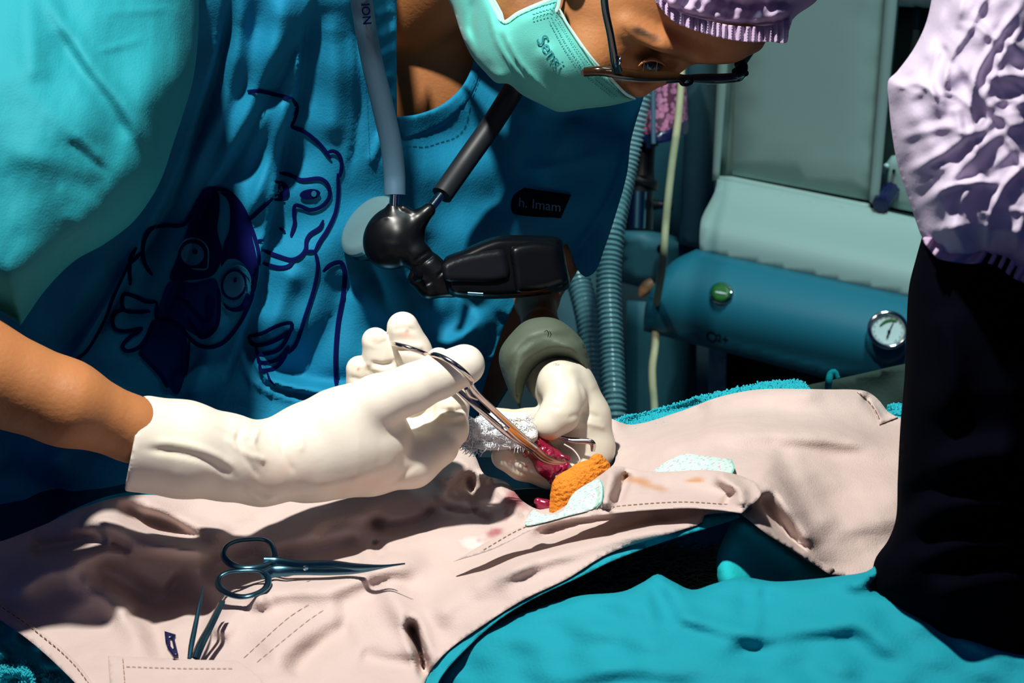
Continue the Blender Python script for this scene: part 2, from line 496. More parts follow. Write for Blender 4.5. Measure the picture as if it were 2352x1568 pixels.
M_flesh = mat('wet_red_tissue', (0.22, 0.006, 0.032), 0.2, bump=0.8, bscale=350, var=0.7, vscale=260, coat=0.8, stain_shade=True)
M_fur = mat('dark_fur', (0.02, 0.028, 0.014), 0.7)
M_panel = mat('machine_grey_enamel', (0.27, 0.365, 0.345), 0.5, bump=0.03, bscale=300, spec=0.3)
M_paneld = mat('machine_recess_dark', (0.05, 0.08, 0.075), 0.6)
M_bump = mat('machine_blue_enamel', (0.012, 0.135, 0.20), 0.45, spec=0.35)
M_bluep = mat('petrol_paint', (0.03, 0.13, 0.17), 0.6)
M_wall = mat('wall_petrol', (0.02, 0.075, 0.09), 0.8, var=0.2, vscale=3)
M_hose = mat('clear_ribbed_plastic', (0.22, 0.42, 0.46), 0.25, alpha=0.72, spec=0.6)
M_cream = mat('cream_rubber', (0.50, 0.46, 0.28), 0.5, var=0.2, vscale=60)
M_green = mat('green_button', (0.015, 0.11, 0.02), 0.4)
M_white = mat('white_plastic', (0.5, 0.62, 0.62), 0.4)
M_black_ink = mat('black_lettering', (0.003, 0.004, 0.010), 0.8, spec=.1)
M_whitei = mat('pale_lettering', (0.10, 0.16, 0.2), 0.6)
M_navy = mat('navy_plastic', (0.006, 0.008, 0.05), 0.3, coat=0.3)
M_floor = mat('floor_vinyl', (0.03, 0.05, 0.06), 0.5)
M_tort = mat('tortoiseshell', (0.02, 0.009, 0.002), 0.15, coat=.5, var=0.8, vscale=150)
M_glass = mat('spectacle_glass', (0.6, 0.75, 0.8), 0.05, alpha=0.16)
M_needle = mat('embossed_line', (0.2, 0.35, 0.35), 0.6)

def vor_mat(name, base, c1, c2, scale, th):
    m = bpy.data.materials.new(name); m.use_nodes = True; N = m.node_tree.nodes; L = m.node_tree.links; b = N['Principled BSDF']
    b.inputs['Roughness'].default_value = 0.7
    tc = N.new('ShaderNodeTexCoord'); v = N.new('ShaderNodeTexVoronoi'); v.inputs['Scale'].default_value = scale
    L.new(tc.outputs['Object'], v.inputs['Vector'])
    lt = N.new('ShaderNodeMath'); lt.operation = 'LESS_THAN'; lt.inputs[1].default_value = th; L.new(v.outputs['Distance'], lt.inputs[0])
    sep = N.new('ShaderNodeSeparateColor'); L.new(v.outputs['Color'], sep.inputs[0])
    gt = N.new('ShaderNodeMath'); gt.operation = 'GREATER_THAN'; gt.inputs[1].default_value = 0.5; L.new(sep.outputs[0], gt.inputs[0])
    m1 = N.new('ShaderNodeMix'); m1.data_type = 'RGBA'; m1.inputs[6].default_value = (*c1, 1); m1.inputs[7].default_value = (*c2, 1); L.new(gt.outputs[0], m1.inputs[0])
    m2 = N.new('ShaderNodeMix'); m2.data_type = 'RGBA'; m2.inputs[6].default_value = (*base, 1); L.new(m1.outputs[2], m2.inputs[7]); L.new(lt.outputs[0], m2.inputs[0])
    L.new(m2.outputs[2], b.inputs['Base Color'])
    return m
M_floral = vor_mat('mint_floral_print', (0.52, 0.70, 0.64), (0.60, 0.32, 0.42), (0.25, 0.50, 0.38), 520, 0.33)
M_pink = vor_mat('pink_granules', (0.10, 0.02, 0.05), (0.55, 0.17, 0.30), (0.42, 0.12, 0.24), 230, 0.55)
#PARTS
def prim_chain(pts, k=10):
    a = np.array(pts, float); r = a[:, 3].max()
    return (chain(pts, k), a[:, :3].min(0)-r, a[:, :3].max(0)+r)
def prim_ell(c, r, rot=0.0):
    R = max(r[0], r[1]) if rot else 0
    ex = np.array([max(r[0], R), max(r[1], R), r[2]]); c = np.array(c, float)
    return (ellipsoid(c, r, rot), c-ex, c+ex)
def union(items, cuts=(), post=None):
    """items: (prim, k); cuts: (prim, k) taken away"""
    def f(X, Y, Z):
        F = np.full(X.shape, 1e3, np.float32)
        x0 = np.array([X[0, 0, 0], Y[0, 0, 0], Z[0, 0, 0]]); h = X[1, 0, 0]-X[0, 0, 0]
        def sl(lo, hi, mg):
            a = np.clip(((lo-mg-x0)/h).astype(int), 0, np.array(X.shape)); b = np.clip(((hi+mg-x0)/h).astype(int)+2, 0, np.array(X.shape))
            return tuple(slice(i, j) for i, j in zip(a, b))
        for (fn, lo, hi), k in items:
            s = sl(lo, hi, k*1.5+25)
            if any(q.stop <= q.start for q in s): continue
            F[s] = smin(F[s], fn(X[s], Y[s], Z[s]), k)
        for (fn, lo, hi), k in cuts:
            s = sl(lo, hi, k*1.5+20)
            if any(q.stop <= q.start for q in s): continue
            F[s] = smax(F[s], -fn(X[s], Y[s], Z[s]), k)
        if post: F = post(F, X, Y, Z)
        return F
    return f
# ================================================================ the room
def quad_box(name, x0, x1, y0, y1, z0, z1, m, parent=None):
    v = [(x, y, z) for x in (x0, x1) for y in (y0, y1) for z in (z0, z1)]
    f = [(0, 1, 3, 2), (4, 6, 7, 5), (0, 4, 5, 1), (2, 3, 7, 6), (0, 2, 6, 4), (1, 5, 7, 3)]
    return mk(name, v, f, m, parent, smooth=False)
tag(quad_box('floor', -2.2, 2.6, -1.8, 3.0, -0.05, 0.0, M_floor), kind='structure')
tag(quad_box('wall_back', -2.2, 2.6, 2.6, 2.7, 0.0, 3.0, M_wall), kind='structure')

# ---- anaesthesia machine: one vertical face plane, turned a little towards the table
DM = 2.40
pL = PA(1607, 577, DM); zz = pL[2]
d2 = float(depth_z(2090, 680, zz)); pR = PA(2090, 680, d2)
tdir = (pR-pL); tdir /= np.linalg.norm(tdir); nrm = np.array([tdir[1], -tdir[0], 0.0])
if nrm[1] > 0: nrm = -nrm
FACE = plane_depth(pL, nrm)
def face(o): return plane_depth(pL+nrm*o, nrm)
mach = thing('anaesthesia_machine', 'pale grey and petrol-blue anaesthesia machine standing behind the operating table', 'medical machine', tuple((pL+pR)/2-nrm*0.15-np.array([0, 0, (pL+pR)[2]/2-0.02])))
# cabinet body: recessed panel inside a frame
sheet('cabinet', [(1655, -140), (1655, -140), (1648, 413), (1648, 413), (2018, 482), (2018, 482), (2070, -140), (2070, -140)], face(-0.02), M_panel, mach, step=60, thick=0.30, ostep=60)
sheet('cabinet_door', [(1700, -140), (1700, -140), (1682, 401), (1682, 401), (1997, 460), (1997, 460), (2045, -140), (2045, -140)], face(0.0), M_panel, mach, step=50, thick=0.019, ostep=30, rnd=(9, 0.006))
def frame_bar(name, ol, off=0.012, th=0.03, m=None): return sheet(name, ol, face(off), m or M_panel, mach, step=40, thick=th, ostep=20, rnd=(7, 0.008))
frame_bar('frame_rail', [(1663, -140), (1663, -140), (1636, 415), (1636, 415), (1652, 412), (1652, 412), (1692, -140), (1692, -140)], 0.010)
frame_bar('frame_rail', [(2044, -140), (2044, -140), (1997, 462), (1997, 462), (2016, 484), (2016, 484), (2074, -140), (2074, -140)], 0.012)
frame_bar('frame_rail', [(1650, 404), (1650, 404), (1648, 422), (1648, 422), (2000, 492), (2000, 492), (1998, 468), (1998, 468), (1682, 405), (1682, 405)], 0.010)
def prof(q, pts):
    return np.interp(q, [p[0] for p in pts], [p[1] for p in pts])
def smoothprof(q, pts, w_=10):
    return sum(prof(q+k*w_, pts) for k in (-2, -1, 0, 1, 2))/5
def low_d(x, y):
    q = y-(410+(x-1648)*0.205)
    o = smoothprof(q, [(-20, 0.005), (10, 0.008), (60, 0.035), (95, 0.062), (130, 0.075), (175, 0.080), (230, 0.080)])
    return FACE(x, y)-o/0.9
sheet('lower_fascia', [(1648, 411), (1648, 411), (1642, 440), (1628, 468), (1612, 500), (1607, 540), (1607, 578), (1607, 578), (2120, 688), (2120, 688), (2125, 505), (2125, 505), (2015, 481)], low_d, M_panel, mach, step=16, thick=0.25)
def bump_d(x, y):
    q = y-(577+(x-1607)*0.214)
    t = np.clip(q/205.0, -0.05, 1)
    o = 0.085+0.055*np.sin(np.clip(t+0.06, 0, 1)*math.pi*0.62)**0.9
    return FACE(x, y)-o/0.9
sheet('bumper', [(1600, 572), (1600, 572), (1545, 600), (1508, 645), (1485, 690), (1479, 725), (1478, 760), (1478, 760), (1700, 818), (1893, 868), (1893, 868), (2130, 872), (2130, 872), (2130, 690), (2130, 690)], bump_d, M_bump, mach, step=14, thick=0.12, rnd=(16, 0.015))
# recess on the right with shelf edge, knob plate
sheet('side_recess', [(2064, 14), (2064, 14), (2018, 478), (2018, 478), (2200, 512), (2200, 512), (2200, 22), (2200, 22)], face(-0.05), M_paneld, mach, step=60, thick=0.2, ostep=40)
sheet('recess_rib', [(2100, 14), (2100, 14), (2078, 380), (2078, 380), (2094, 384), (2094, 384), (2116, 14), (2116, 14)], face(-0.03), M_paneld, mach, step=40, thick=0.02, ostep=30)
sheet('top_ledge', [(2066, -60), (2066, -60), (2064, 10), (2064, 10), (2200, 24), (2200, 24), (2200, -60), (2200, -60)], face(0.01), M_panel, mach, step=40, thick=0.1, ostep=20, rnd=(6, .006))
kp = sheet('control_plate', [(2048, 358), (2048, 358), (2029, 384), (2025, 472), (2025, 472), (2140, 494), (2140, 494), (2140, 340), (2140, 340)], face(-0.02), M_panel, mach, step=30, thick=0.03, rnd=(5, .004))
for cx, cy in ((2036, 382), (2031, 463)):
    sheet('screw_cap', ell(cx, cy, 7, 7), face(-0.012), M_white, kp, step=4, thick=0.008, rnd=(6, .004))
sheet('screw_hole', ell(2053, 392, 4, 4), face(-0.014), M_black_ink, kp, step=4, thick=0.008)
def knob(name, cx, cy, r, off, h, m, parent, grooves=0):
    c0 = np.array(PA(cx, cy, face(off)(cx, cy))); a = pdir = nrm
    n = 36; V = []; F = []
    U = np.cross(a, [0, 0, 1]); U /= np.linalg.norm(U); Vv = np.cross(a, U)
    R = r*2.35/FPX
    rings = [(0, R), (h*0.8, R), (h, R*0.88), (h, 0.01*R)]
    for (hh, rr) in rings:
        for k in range(n):
            t = 2*math.pi*k/n; q = rr*(1+(0.06*math.cos(grooves*t) if grooves else 0))
            V.append(c0+a*hh+q*(math.cos(t)*U+math.sin(t)*Vv))
    for i in range(len(rings)-1):
        for k in range(n):
            F.append((i*n+k, i*n+(k+1) % n, (i+1)*n+(k+1) % n, (i+1)*n+k))
    F.append(tuple(range(n))[::-1])
    return mk(name, V, F, m, parent, autosmooth=40)
knob('control_knob', 2046, 438, 21, -0.02, 0.03, M_navy, kp, 9)
# buttons, gauge and lettering on the bumper
BO = 0.002
def on_bump(o): return lambda x, y: bump_d(x, y)-o
pb = sheet('push_button', ell(1657, 674, 29, 27), on_bump(0.004), M_chrome, mach, step=5, thick=0.02, rnd=(5, .004))
sheet('green_cap', ell(1655, 672, 23, 22), on_bump(0.009), M_green, pb, step=5, thick=0.012, rnd=(4, .002))
v, f = ribbon([[(1643, 670), (1668, 674), 2.2]], on_bump(0.0095), off=0.0004); mk('button_mark', v, f, M_white, pb)
text_on('o2_lettering', 'O', (1621, 783), (0.98, 0.17), (0.0, -1.0), 34, bump_d, M_black_ink, mach, bold=0.012)
text_on('o2_lettering', '2', (1646, 783), (0.98, 0.17), (0.0, -1.0), 24, bump_d, M_black_ink, mach, bold=0.02)
text_on('o2_lettering', '+', (1656, 790), (0.98, 0.17), (0.0, -1.0), 32, bump_d, M_black_ink, mach, bold=0.01)
GD = float(bump_d(2045.0, 765.0))
gcup = lambda x, y: np.full(np.shape(x), GD-0.018)
gb = sheet('gauge', ell(2038, 782, 52, 54, 0.2), lambda x, y: bump_d(x, y)-0.012, M_bump, mach, step=7, thick=0.03, rnd=(14, .012))
tube('gauge_rim', [(a, b, GD-0.03, 5.5) for a, b in ell(2040, 757, 43, 39, 0.25)], M_chrome, gb, seg=10, step=4, closed=True)
sheet('dial', ell(2040, 757, 40, 36, 0.25), lambda x, y: np.full(np.shape(x), GD-0.028), M_white, gb, step=8, thick=0.012)
gd2 = lambda x, y: np.full(np.shape(x), GD-0.0285)
v, f = ribbon([[(2021, 748), (2034, 738), (2048, 735), (2060, 738), 3.0]], gd2, off=0.0005); mk('green_arc', v, f, M_green, gb)
v, f = merge([ribbon([[(2039, 775), (2044, 757), (2053, 738), 1.3], [(2037, 776), (2041, 766), 3.0]], gd2, off=0.0012), fill2d(ell(2042, 761, 4, 4, n=10), gd2, 0.0012, 3)]); mk('gauge_needle', v, f, M_black_ink, gb)
ticks = []
for k in range(14):
    a = math.radians(130+k*22)
    ticks.append([(2040+30*math.cos(a), 757+27*math.sin(a)), (2040+34*math.cos(a), 757+31*math.sin(a)), 1.0])
v, f = ribbon(ticks, gd2, off=0.0008, step=2); mk('dial_marks', v, f, M_black_ink, gb)
# base under the cabinet
sheet('base_leg', [(1628, 780), (1628, 780), (1626, 1000), (1626, 1000), (1666, 1000), (1666, 1000), (1669, 780), (1669, 780)], face(-0.08), M_panel, mach, step=30, thick=0.06, ostep=20, rnd=(6, .006))
sheet('base_cavity', [(1666, 780), (1666, 780), (1666, 1010), (1666, 1010), (2110, 1010), (2110, 1010), (2110, 780), (2110, 780)], face(-0.16), M_blk, mach, step=60, thick=0.1, ostep=50)
sheet('column', [(1592, -120), (1592, -120), (1560, 560), (1560, 560), (1636, 578), (1636, 578), (1660, -120), (1660, -120)], lambda x, y: face(-0.10)(x, y)-0.03*np.sqrt(np.clip(1-((x-1610)/50.0)**2, 0, 1)), mat('column_grey_blue', (0.10, 0.23, 0.26), .5), mach, step=16, thick=0.1, ostep=30)
sheet('side_housing', [(1425, 530), (1425, 530), (1500, 532), (1606, 556), (1606, 556), (1606, 600), (1500, 668), (1500, 668), (1425, 648), (1425, 648)], face(-0.10), M_bluep, mach, step=20, thick=0.2, rnd=(14, .02))
sheet('side_housing', [(1455, -120), (1455, -120), (1425, 532), (1425, 532), (1575, 548), (1575, 548), (1592, -120), (1592, -120)], face(-0.30), M_bluep, mach, step=60, thick=0.1, ostep=40)
for cx, cy in ((1517, 572), (1524, 630)):
    sheet('mount_hole', ell(cx, cy, 9, 11), face(-0.085), M_black_ink, mach, step=5, thick=0.01)
# copper coloured fitting peeping out at the bumper's left end
tag(tube('brass_fitting', [(1470, 680, 2.36, 5), (1478, 668, 2.36, 13), (1490, 655, 2.36, 15), (1500, 648, 2.36, 12)], mat('orange_brass', (0.35, 0.16, 0.08), 0.5)), 'small orange-brown fitting poking out at the left end of the blue machine bumper', 'fitting')
# pale board behind the hoses
tag(sheet('storage_board', [(1270, 560), (1270, 560), (1270, 1050), (1270, 1050), (1428, 1050), (1428, 1050), (1428, 560), (1428, 560)], plane_depth(PA(1350, 800, 2.5), (0, -1, 0)), mat('pale_blue_board', (0.10, 0.24, 0.29), 0.6), step=60, thick=0.03, ostep=50), 'pale blue upright board behind the clear ribbed hoses', 'board')
tag(sheet('equipment_cart', [(1440, 690), (1440, 690), (1430, 1050), (1430, 1050), (1600, 1050), (1600, 1050), (1600, 700), (1600, 700)], plane_depth(PA(1500, 800, 2.6), (0, -1, 0)), M_bluep, step=60, thick=0.3, ostep=50), 'dark petrol-blue cart in shadow under the machine bumper, behind the cream tube', 'cart')

# ---- pink absorber canister and its metal post
can = thing('absorber_canister', 'canister of pink granules on a dark metal post behind the surgeon\'s face', 'canister', tuple(P(1500, 540, 2.25)))
cyl = lambda cx, w_, d0: (lambda x, y: d0-0.035*np.sqrt(np.clip(1-((x-cx)/w_)**2, 0, 1)))
sheet('granule_jar', [(1478, 60), (1478, 60), (1460, 240), (1452, 302), (1480, 312), (1530, 304), (1575, 288), (1578, 240), (1566, 60), (1566, 60)], cyl(1515, 66, 2.26), M_pink, can, step=10, thick=0.05)
sheet('jar_base', [(1450, 300), (1480, 308), (1530, 300), (1578, 276), (1583, 290), (1578, 306), (1540, 324), (1490, 330), (1450, 322)], cyl(1515, 66, 2.25), M_navy, can, step=8, thick=0.06)
tube('rod', [(1499, 60, 2.205, 5.5), (1500, 200, 2.205, 5.5), (1501, 330, 2.205, 5.5)], M_tube, can, step=20)
tube('post', [(1478, 322, 2.25, 34), (1478, 335, 2.25, 34), (1478, 336, 2.25, 28), (1476, 405, 2.25, 28), (1474, 410, 2.25, 40), (1472, 425, 2.25, 40), (1470, 428, 2.25, 33), (1467, 528, 2.25, 33)], M_dark, can, step=6, seg=24)
tube('post_sleeve', [(1466, 440, 2.228, 19), (1463, 524, 2.228, 19)], M_steelb, can, step=8, seg=20)
tube('hex_bolt', [(1492, 314, 2.21, 10), (1492, 340, 2.21, 10)], M_steelb, can, step=8, seg=6)
tube('side_pin', [(1500, 470, 2.24, 14), (1520, 470, 2.24, 10), (1536, 470, 2.24, 16), (1545, 470, 2.24, 14)], M_dark, can, step=5, seg=16)

# ---- ribbed hoses and cream tube
def hose(label, pts, rad):
    c = crv(pts, 1.9); pos = PA(c[:, 0], c[:, 1], c[:, 2]); r = rad*c[:, 2]/FPX*np.ones(len(c))
    o = tube_w('ribbed_hose', pos, r, M_hose, seg=20, ridges=(6, 0.12))
    tag(o, label, 'hose', 'ribbed breathing hoses')
hose('clear ribbed breathing hose running from beside the mask down to the towel edge', [(1488, 90, 1.95), (1462, 250, 1.95), (1432, 400, 1.95), (1408, 520, 1.93), (1398, 640, 1.92), (1404, 800, 1.9), (1412, 985, 1.88), (1416, 1300, 1.95), (1420, 1900, 2.35)], 27)
hose('clear ribbed breathing hose emerging below the sleeve hem, left one', [(1290, 540, 2.0), (1330, 650, 1.99), (1352, 740, 1.97), (1362, 850, 1.95), (1372, 1000, 1.92), (1376, 1300, 1.98), (1380, 1900, 2.36)], 27)
tag(tube('cream_tube', [(1566, 60, 2.1, 8), (1566, 150, 2.1, 8), (1558, 270, 2.1, 9), (1543, 380, 2.1, 9), (1530, 500, 2.1, 9), (1522, 610, 2.12, 9), (1508, 700, 2.3, 9), (1505, 790, 2.32, 9), (1498, 850, 2.3, 9), (1504, 960, 2.2, 9), (1506, 1300, 2.2, 9), (1510, 1800, 2.48, 9)], M_cream, step=12), 'thin cream rubber tube hanging beside the machine and passing behind its bumper', 'tube')
tr = thing('instrument_trolley', 'low trolley hidden behind the drape under the grey-green cloth', 'trolley', (.30, .42, 0.0))
quad_box('trolley_top', .16, .46, .24, .34, .66, .68, M_bluep, tr)
for tx in (.17, .45):
    for ty in (.25, .33): quad_box('leg', tx-.01, tx+.01, ty-.01, ty+.01, 0.0, .66, M_bluep, tr)
# olive cloth and clamp at the machine's foot
tag(sheet('olive_cloth', [(1850, 885), (1850, 885), (1960, 862), (2080, 835), (2140, 825), (2140, 1180), (1850, 1180)], lambda x, y: 1.62+0*x+wob(3, 160, 90, 0.01)(x, y), mat('olive_cloth', (0.075, 0.10, 0.08), 0.9, bump=0.3), step=16, thick=0.02), 'grey-green cloth bunched between the machine bumper and the drape corner', 'cloth')
tag(tube('clamp_hook', [(1900, 1180, 1.60, 6), (1902, 905, 1.58, 7), (1903, 880, 1.56, 8), (1908, 858, 1.56, 8), (1917, 854, 1.56, 7), (1924, 868, 1.56, 6)], M_tealu, step=4), 'small dark teal hook standing up at the back edge of the drape', 'hook')
# ================================================================ table, drapes, patient
tb = thing('operating_table', 'operating table hidden under the beige drapes', 'table', (0.02, 0.0, 0.0))
quad_box('table_top', -0.50, 0.50, -0.16, 0.12, 0.82, 0.86, M_steelb, tb)
quad_box('pedestal', -0.15, 0.2, -0.10, 0.12, 0.0, 0.82, M_steelb, tb)

HB = rbf([(-60, 1250, .915), (150, 1200, .925), (300, 1140, .93), (600, 1150, .925), (900, 1120, .925), (1100, 1060, .915), (1200, 1130, .918), (1300, 1080, .915), (1400, 1000, .925), (1650, 930, .94), (1850, 900, .95), (2060, 960, .945),
          (0, 1400, .90), (0, 1550, .915), (300, 1300, .915), (350, 1400, .905), (300, 1550, .93), (600, 1300, .918), (600, 1450, .935), (800, 1500, .945), (900, 1350, .945), (1000, 1250, .935), (1150, 1330, .962), (1300, 1250, .965), (1000, 1500, .95), (960, 1640, .95), (200, 1640, .93),
          (1500, 1195, .982), (1640, 1110, .985), (1700, 1175, .987), (1750, 1100, .975), (1880, 1290, .955), (2060, 1150, .955), (2100, 1330, .94), (1850, 1020, .955), (1500, 1060, .95)])
CR = folds([
    # far left, beneath the forearm
    ([(180, 1190), (300, 1225), (420, 1262), (520, 1268)], .012, 32),
    ([(262, 1158), (330, 1190), (420, 1225), (515, 1262)], -.012, 18),
    ([(300, 1150), (380, 1180), (460, 1215), (540, 1240)], .007, 24),
    ([(60, 1268), (160, 1250), (250, 1218)], -.010, 22),
    ([(120, 1300), (220, 1276), (330, 1262), (470, 1262), (510, 1300)], .010, 27),
    ([(250, 1245), (300, 1265)], -.006, 12),
    ([(200, 1310), (280, 1340), (360, 1385), (430, 1420)], -.010, 32),
    ([(0, 1395), (60, 1345), (120, 1318), (190, 1330), (260, 1370), (310, 1440), (350, 1500)], .012, 34),
    ([(290, 1390), (350, 1450), (380, 1530)], -.008, 27),
    ([(380, 1330), (450, 1380), (500, 1420)], -.012, 37),
    ([(450, 1300), (540, 1290), (620, 1270)], -.007, 27),
    # middle
    ([(560, 1400), (640, 1350), (760, 1345), (860, 1305), (1000, 1290)], .012, 32),
    ([(490, 1470), (540, 1400), (620, 1360)], .010, 32),
    ([(620, 1330), (760, 1320), (860, 1296)], -.010, 20),
    ([(560, 1240), (680, 1230), (800, 1195), (900, 1175)], .006, 37),
    ([(620, 1290), (740, 1270), (850, 1250)], -.010, 29),
    ([(1420, 985), (1480, 960), (1560, 962), (1640, 985)], -.012, 41),
    ([(720, 1230), (790, 1200), (830, 1205), (890, 1215)], -.006, 22),
    ([(850, 1180), (880, 1215), (970, 1200), (1010, 1160)], -.010, 17),
    ([(860, 1240), (880, 1280)], -.006, 17),
    ([(1000, 1120), (1060, 1060), (1100, 1080), (1150, 1110)], .012, 27),
    ([(1010, 1170), (1080, 1180), (1140, 1200)], -.008, 11),
    ([(1075, 1080), (1085, 1140), (1090, 1190)], -.006, 10),
    ([(1000, 1155), (1050, 1095), (1090, 1072)], .006, 17),
    ([(1130, 1110), (1180, 1150), (1230, 1185)], .010, 20),
    ([(600, 1520), (700, 1440), (800, 1400)], .006, 37),
    ([(660, 1560), (740, 1480), (820, 1440)], -.006, 29),
    ([(880, 1330), (920, 1400), (960, 1470), (972, 1530)], .007, 29),
    ([(938, 1420), (950, 1455), (965, 1495), (978, 1560)], -.026, 12),
    ([(820, 1500), (880, 1520), (960, 1535)], -.004, 27),
    ([(980, 1420), (1100, 1340), (1250, 1280)], .006, 32),
    # under the front flap
    ([(1200, 1245), (1330, 1205), (1470, 1190), (1590, 1182)], -.022, 22),
    ([(1100, 1330), (1300, 1262), (1450, 1222), (1600, 1192)], .012, 27),
    # right part
    ([(1440, 1065), (1560, 1010), (1700, 992), (1850, 996), (1960, 1010), (2060, 1032)], .010, 29),
    ([(1400, 1000), (1500, 968), (1650, 950), (1850, 965), (2060, 985)], -.003, 49),
    ([(1400, 990), (1520, 950), (1640, 930)], -.006, 20),
    ([(1640, 925), (1760, 905), (1900, 903)], .004, 22),
    ([(1985, 900), (2025, 930), (2045, 965)], -.010, 17),
    ([(1745, 1130), (1790, 1200), (1850, 1280)], -.014, 21),
    ([(1690, 1180), (1760, 1225), (1850, 1290)], .010, 20),
    ([(1720, 1060), (1800, 1150), (1880, 1260)], .010, 49),
    ([(1780, 1020), (1830, 1130), (1890, 1250)], -.004, 24),
    ([(1700, 1120), (1735, 1160)], .008, 24),
])
WB = wob(11, 190, 110, .004); WB2 = wob(12, 60, 34, .0004)
WR1 = wob(91, 110, 60, 1.0, 5); WR2 = wob(92, 70, 110, 1.0, 5)
def WRK(x, y): return .0016*(1-np.abs(WR1(x, y))*3.0)*np.clip(WR2(x, y)*2+.5, 0, 1)
def HZ(x, y): return HB(x, y)+CR(x, y)*0.95+WB(x, y)+WB2(x, y)
def DD(x, y): return depth_z(x, y, HZ(x, y))

PKR = (0.30, 0.02, 0.05)
drape = thing('surgical_drape', 'wrinkled pinkish-beige surgical drape spread over the operating table', 'surgical drape', (0.0, 0.0, 0.90))
DOUT = [(-60, 1252), (0, 1243), (100, 1205), (190, 1165), (300, 1137), (480, 1142), (700, 1110), (980, 1050), (1040, 1020), (1086, 1040), (1112, 1088), (1162, 1106), (1198, 1148), (1240, 1170), (1268, 1158), (1290, 1120), (1380, 1086), (1412, 1060), (1408, 1000), (1388, 958), (1450, 975), (1560, 945), (1640, 915), (1700, 900), (1760, 893), (1900, 894), (1985, 897), (2015, 915), (2040, 945), (2062, 958), (2130, 968),
        (2130, 968), (2130, 1200), (2100, 1340), (2100, 1340), (1905, 1318), (1905, 1318), (1850, 1285), (1760, 1225), (1697, 1176), (1697, 1176), (1618, 1183), (1612, 1200), (1560, 1218), (1400, 1270), (1300, 1330), (1200, 1378), (1100, 1442), (1020, 1502), (978, 1560), (960, 1640), (960, 1640),
        (240, 1640), (240, 1640), (150, 1545), (60, 1465), (-60, 1385), (-60, 1385)]
sheet('drape_cloth', DOUT, DD, M_drape, drape, step=9, thick=0.0015, stain_shades=[
    (1185, 1145, 36, 26, .5, PKR, .75, .6), (1165, 1180, 8, 20, .1, PKR, .5), (1140, 1222, 26, 12, -.4, PKR, .7), (1085, 1245, 34, 20, -.3, (0.85, .62, .60), .7), (1088, 1170, 12, 9, .2, (.25, .03, .04), .6), (1100, 1240, 10, 6, 0, (.6, .1, .15), .5)])
# hem and stitching
def seam(name, line, off, dash=9, gap=4, wd=1.6, dfn=None, parent=None, m=None):
    c = crv(line, 2); seg = np.concatenate([[0], np.cumsum(np.hypot(*np.diff(c[:, :2], axis=0).T))]); st = []
    t = 0
    while t < seg[-1]-dash:
        a = [(np.interp(q, seg, c[:, 0]), np.interp(q, seg, c[:, 1])) for q in (t, t+dash*0.5, t+dash)]
        st.append(a+[wd]); t += dash+gap
    v, f = ribbon(st, dfn or DD, off=off, step=4); return mk(name, v, f, m or M_thread, parent or drape)
def hem(line_a, line_b, nm='hem'):
    ol = list(line_a)+[line_a[-1], line_b[-1]]+list(line_b[::-1])+[line_b[0], line_a[0]]
    return sheet(nm, ol, DD, M_drape, drape, step=10, thick=0.002, off=0.0018)
hem([(-60, 1385), (60, 1465), (150, 1545), (240, 1640)], [(-60, 1345), (80, 1440), (175, 1520), (262, 1640)])
seam('stitching', [(-60, 1352), (75, 1443), (168, 1523), (240, 1620)], .0032)
hem([(1697, 1176), (1760, 1225), (1850, 1285), (1905, 1318)], [(1722, 1160), (1782, 1212), (1866, 1276), (1916, 1306)])
hem([(1985, 897), (2015, 915), (2040, 945), (2062, 958)], [(1968, 900), (1992, 920), (2012, 952), (2020, 975)], 'hem')
seam('stitching', [(1975, 902), (1998, 925), (2015, 950), (2022, 972)], .0032)
# bottom edge flap
FZ = lambda x, y: HZ(x, y)*0.25+0.75*(HB(x, y)+.012)+.010
FD = lambda x, y: depth_z(x, y, FZ(x, y))
sheet('folded_flap', [(248, 1506), (248, 1506), (330, 1508), (430, 1514), (545, 1516), (545, 1516), (600, 1560), (640, 1640), (640, 1640), (256, 1640), (256, 1640)], FD, M_drape, drape, step=10, thick=0.003)
seam('stitching', [(282, 1512), (286, 1560), (290, 1620)], .0012, dfn=FD)
seam('stitching', [(290, 1530), (420, 1534), (540, 1534)], .0012, dfn=FD, wd=.9)
seam('stitching', [(560, 1510), (660, 1420), (720, 1380)], .0008, wd=.7, dash=14)
seam('stitching', [(590, 1520), (700, 1430), (750, 1395)], .0008, wd=.6, dash=14)
# front flap, a second layer above the drape
FLB = rbf([(1040, 1290, .958), (1130, 1250, .968), (1250, 1195, .978), (1300, 1150, .970), (1385, 1090, .972), (1500, 1083, .966), (1640, 1082, .988), (1735, 1110, .992), (1702, 1176, 1.002), (1560, 1168, .999), (1400, 1180, .992), (1500, 1130, .984), (1380, 1150, .985)])
FLC = folds([([(1412, 1072), (1400, 1110), (1385, 1170)], .012, 18), ([(1440, 1080), (1430, 1120), (1410, 1165)], -.012, 14), ([(1640, 1085), (1700, 1130), (1702, 1170)], .008, 16), ([(1500, 1120), (1600, 1125), (1690, 1140)], -.005, 20), ([(1690, 1120), (1660, 1165)], -.006, 10), ([(1380, 1130), (1350, 1175)], -.006, 12)])
FLZ = lambda x, y: FLB(x, y)+FLC(x, y)+WB2(x, y)
FLD = lambda x, y: depth_z(x, y, FLZ(x, y))
YEL = (0.50, .22, .06)
